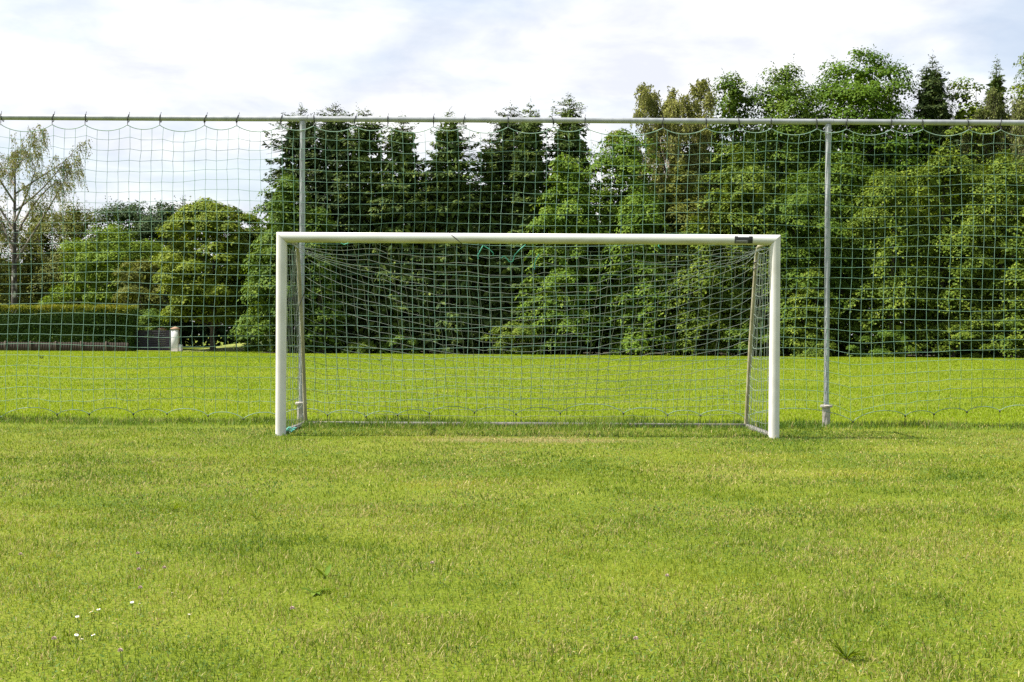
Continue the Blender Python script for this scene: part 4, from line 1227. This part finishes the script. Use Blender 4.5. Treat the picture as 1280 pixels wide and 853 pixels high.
# ------------------------------------------------------------------ flowers and weeds in the lawn
def daisy(rs):
    fh = MB()
    n_ = 15
    for k in range(n_):
        a = k / n_ * 2 * math.pi
        c, s = math.cos(a), math.sin(a)
        t = (-s * .0022, c * .0022)
        V = [(c * .003, s * .003, 0), (c * .008 + t[0], s * .008 + t[1], .0012), (c * .0125, s * .0125, .0005), (c * .008 - t[0], s * .008 - t[1], .0012)]
        fh.add(V, [[0, 1, 2, 3]])
    fh.lathe([(.0035, -.001), (.0042, .001), (.003, .0032), (.001, .004)], n=10, mi=1)
    return fh


daisy_px = [(96, 772), (113.5, 766), (116.5, 769), (122.7, 763), (164.5, 754), (191.5, 766.3), (95, 795), (116, 795), (174, 756), (236, 769), (215, 742), (102, 800)]
dlab = {0: 'white daisy just below and left of the touching pair', 3: 'white daisy at the upper right of the little daisy cluster', 4: 'white daisy between the cluster and the lone one to its right',
        5: 'bright white daisy standing alone right of the cluster', 6: 'white daisy at the lower left, below the cluster', 7: 'white daisy seen edge-on directly below the touching pair'}
first = None
for k, (px, py) in enumerate(daisy_px):
    p = ground_at(px, py, .045)
    lab = dlab.get(k, 'white daisy, one of the touching pair in the lower-left cluster' if k in (1, 2) else 'tiny white daisy bud barely showing in the lower-left lawn')
    if first is None:
        root = empty('daisy', (p.x, p.y, 0), lab, 'daisy', 'daisies in the lawn')
        hd = daisy(k).build('flower_head', [M['petal'], M['yolk']], root); hd.location = (0, 0, .047)
        stm = MB().tube([(0, 0, 0), (.003, .002, .025), (0, 0, .046)], .0009, 5).build('stem', F['mid'], root)
        first = (root, hd, stm)
    else:
        root = first[0].copy(); C.objects.link(root); root.location = (p.x, p.y, 0); root['label'] = lab
        for ch in first[1:]:
            c = ch.copy(); C.objects.link(c); c.parent = root
            if ch is first[1]: hd = c
    hd.rotation_euler = (random.Random(k).uniform(-.35, .35), random.Random(k + 50).uniform(-.35, .35), k)
    hd.scale = [.62 if k not in (8, 9, 10, 11) else .4] * 3
clov_px = [(67, 800), (175, 736), (25, 694), (172, 693), (205, 711), (173, 713), (365, 762), (795, 800), (150, 815), (834, 721), (540, 705)]
cfirst = None
for k, (px, py) in enumerate(clov_px):
    p = ground_at(px, py, .035)
    lab = 'small fading pinkish clover flower in the short lawn'
    if cfirst is None:
        root = empty('clover_flower', (p.x, p.y, 0), lab, 'clover flower', 'clover flowers in the lawn')
        mb = MB()
        rr = np.random.default_rng(3)
        d_ = unit(rr.normal(0, 1, (70, 3))); d_[:, 2] = np.abs(d_[:, 2]) - .2
        leaf_quads(mb, d_ * .002, d_, rr.normal(0, 1, (70, 3)), np.full(70, .008), np.full(70, .003))
        hd = mb.build('flower_head', M['clover'], root); hd.location = (0, 0, .038)
        stm = MB().tube([(0, 0, 0), (.002, 0, .02), (0, 0, .037)], .0009, 5).build('stem', F['mid'], root)
        cfirst = (root, hd, stm)
    else:
        root = cfirst[0].copy(); C.objects.link(root); root.location = (p.x, p.y, 0)
        for ch in cfirst[1:]:
            c = ch.copy(); C.objects.link(c); c.parent = root


def broad_leaf(mb, d, ln, wd, up, bend, n_=7):
    d = np.array([math.cos(d), math.sin(d)])
    t = np.linspace(0, 1, n_)
    z = np.maximum(up * ln * t - bend * ln * t ** 2, .006)
    r_ = ln * t * math.sqrt(max(.05, 1 - min(.95, up * up * .6)))
    wv = wd * np.sin(math.pi * (t * .92 + .04)) ** .8 / 2
    c = np.stack([d[0] * r_, d[1] * r_, z], 1)
    s = np.array([-d[1], d[0], 0])
    V = np.concatenate([c - s * wv[:, None], c + np.array([0, 0, -.003]), c + s * wv[:, None]])
    Q = []
    for k in range(n_ - 1):
        Q += [[k, n_ + k, n_ + k + 1, k + 1], [n_ + k, 2 * n_ + k, 2 * n_ + k + 1, n_ + k + 1]]
    mb.add(V, Q)


weeds = [(406, 722, 'plantain', 2, 'pair of upright broad plantain leaves in the lawn left of centre'),
         (392, 742, 'plantain', 5, 'dark flat plantain rosette just below the upright pair'),
         (52, 602, 'plantain', 4, 'pale broad-leaved weed in the lawn at the far left'),
         (215, 640, 'tuft', 10, 'tuft of long pale grass blades left of the goal front'),
         (1058, 826, 'tuft', 16, 'coarse tuft of broad grass blades at the bottom, in the lawn right of centre'),
         (320, 650, 'tuft', 8, 'small tuft of arching pale blades left of the mid lawn')]
for k, (px, py, typ, cnt, lab) in enumerate(weeds):
    p = ground_at(px, py, 0)
    rr = random.Random(90 + k)
    mb = MB()
    for q in range(cnt if typ == 'plantain' else cnt * 2):
        a = rr.uniform(0, 6.28)
        if typ == 'plantain':
            up = rr.uniform(.75, 1.0) if cnt == 2 else rr.uniform(.35, .65)
            broad_leaf(mb, a, rr.uniform(.06, .085), rr.uniform(.018, .028), up, .15 if cnt == 2 else .3)
        else:
            broad_leaf(mb, a, rr.uniform(.05, .10), rr.uniform(.003, .0055), rr.uniform(.8, 1.15), rr.uniform(.25, .6))
    o = mb.build('plantain_weed' if typ == 'plantain' else 'grass_tuft', F['lightmid'] if typ == 'plantain' else G_NEAR, smooth=True)
    o.location = (p.x, p.y, 0)
    tag(o, lab, 'weed' if typ == 'plantain' else 'grass tuft', 'weeds in the lawn' if typ == 'plantain' else 'coarse grass tufts in the lawn')
for px, py, lab in ((474.5, 452, 'small dark sprig standing in the far field behind the left part of the goal'), (52, 449, 'small dark sprig in the far field below the low board fence')):
    p = ground_at(px, py, 0)
    rr = random.Random(px)
    mb = MB()
    for q in range(9):
        broad_leaf(mb, rr.uniform(0, 6.28), rr.uniform(.12, .26), .035, rr.uniform(.7, 1), .2)
    o = mb.build('weed_sprig', F['spruce_dark']); o.location = (p.x, p.y, 0)
    tag(o, lab, 'weed', 'dark sprigs in the far field')
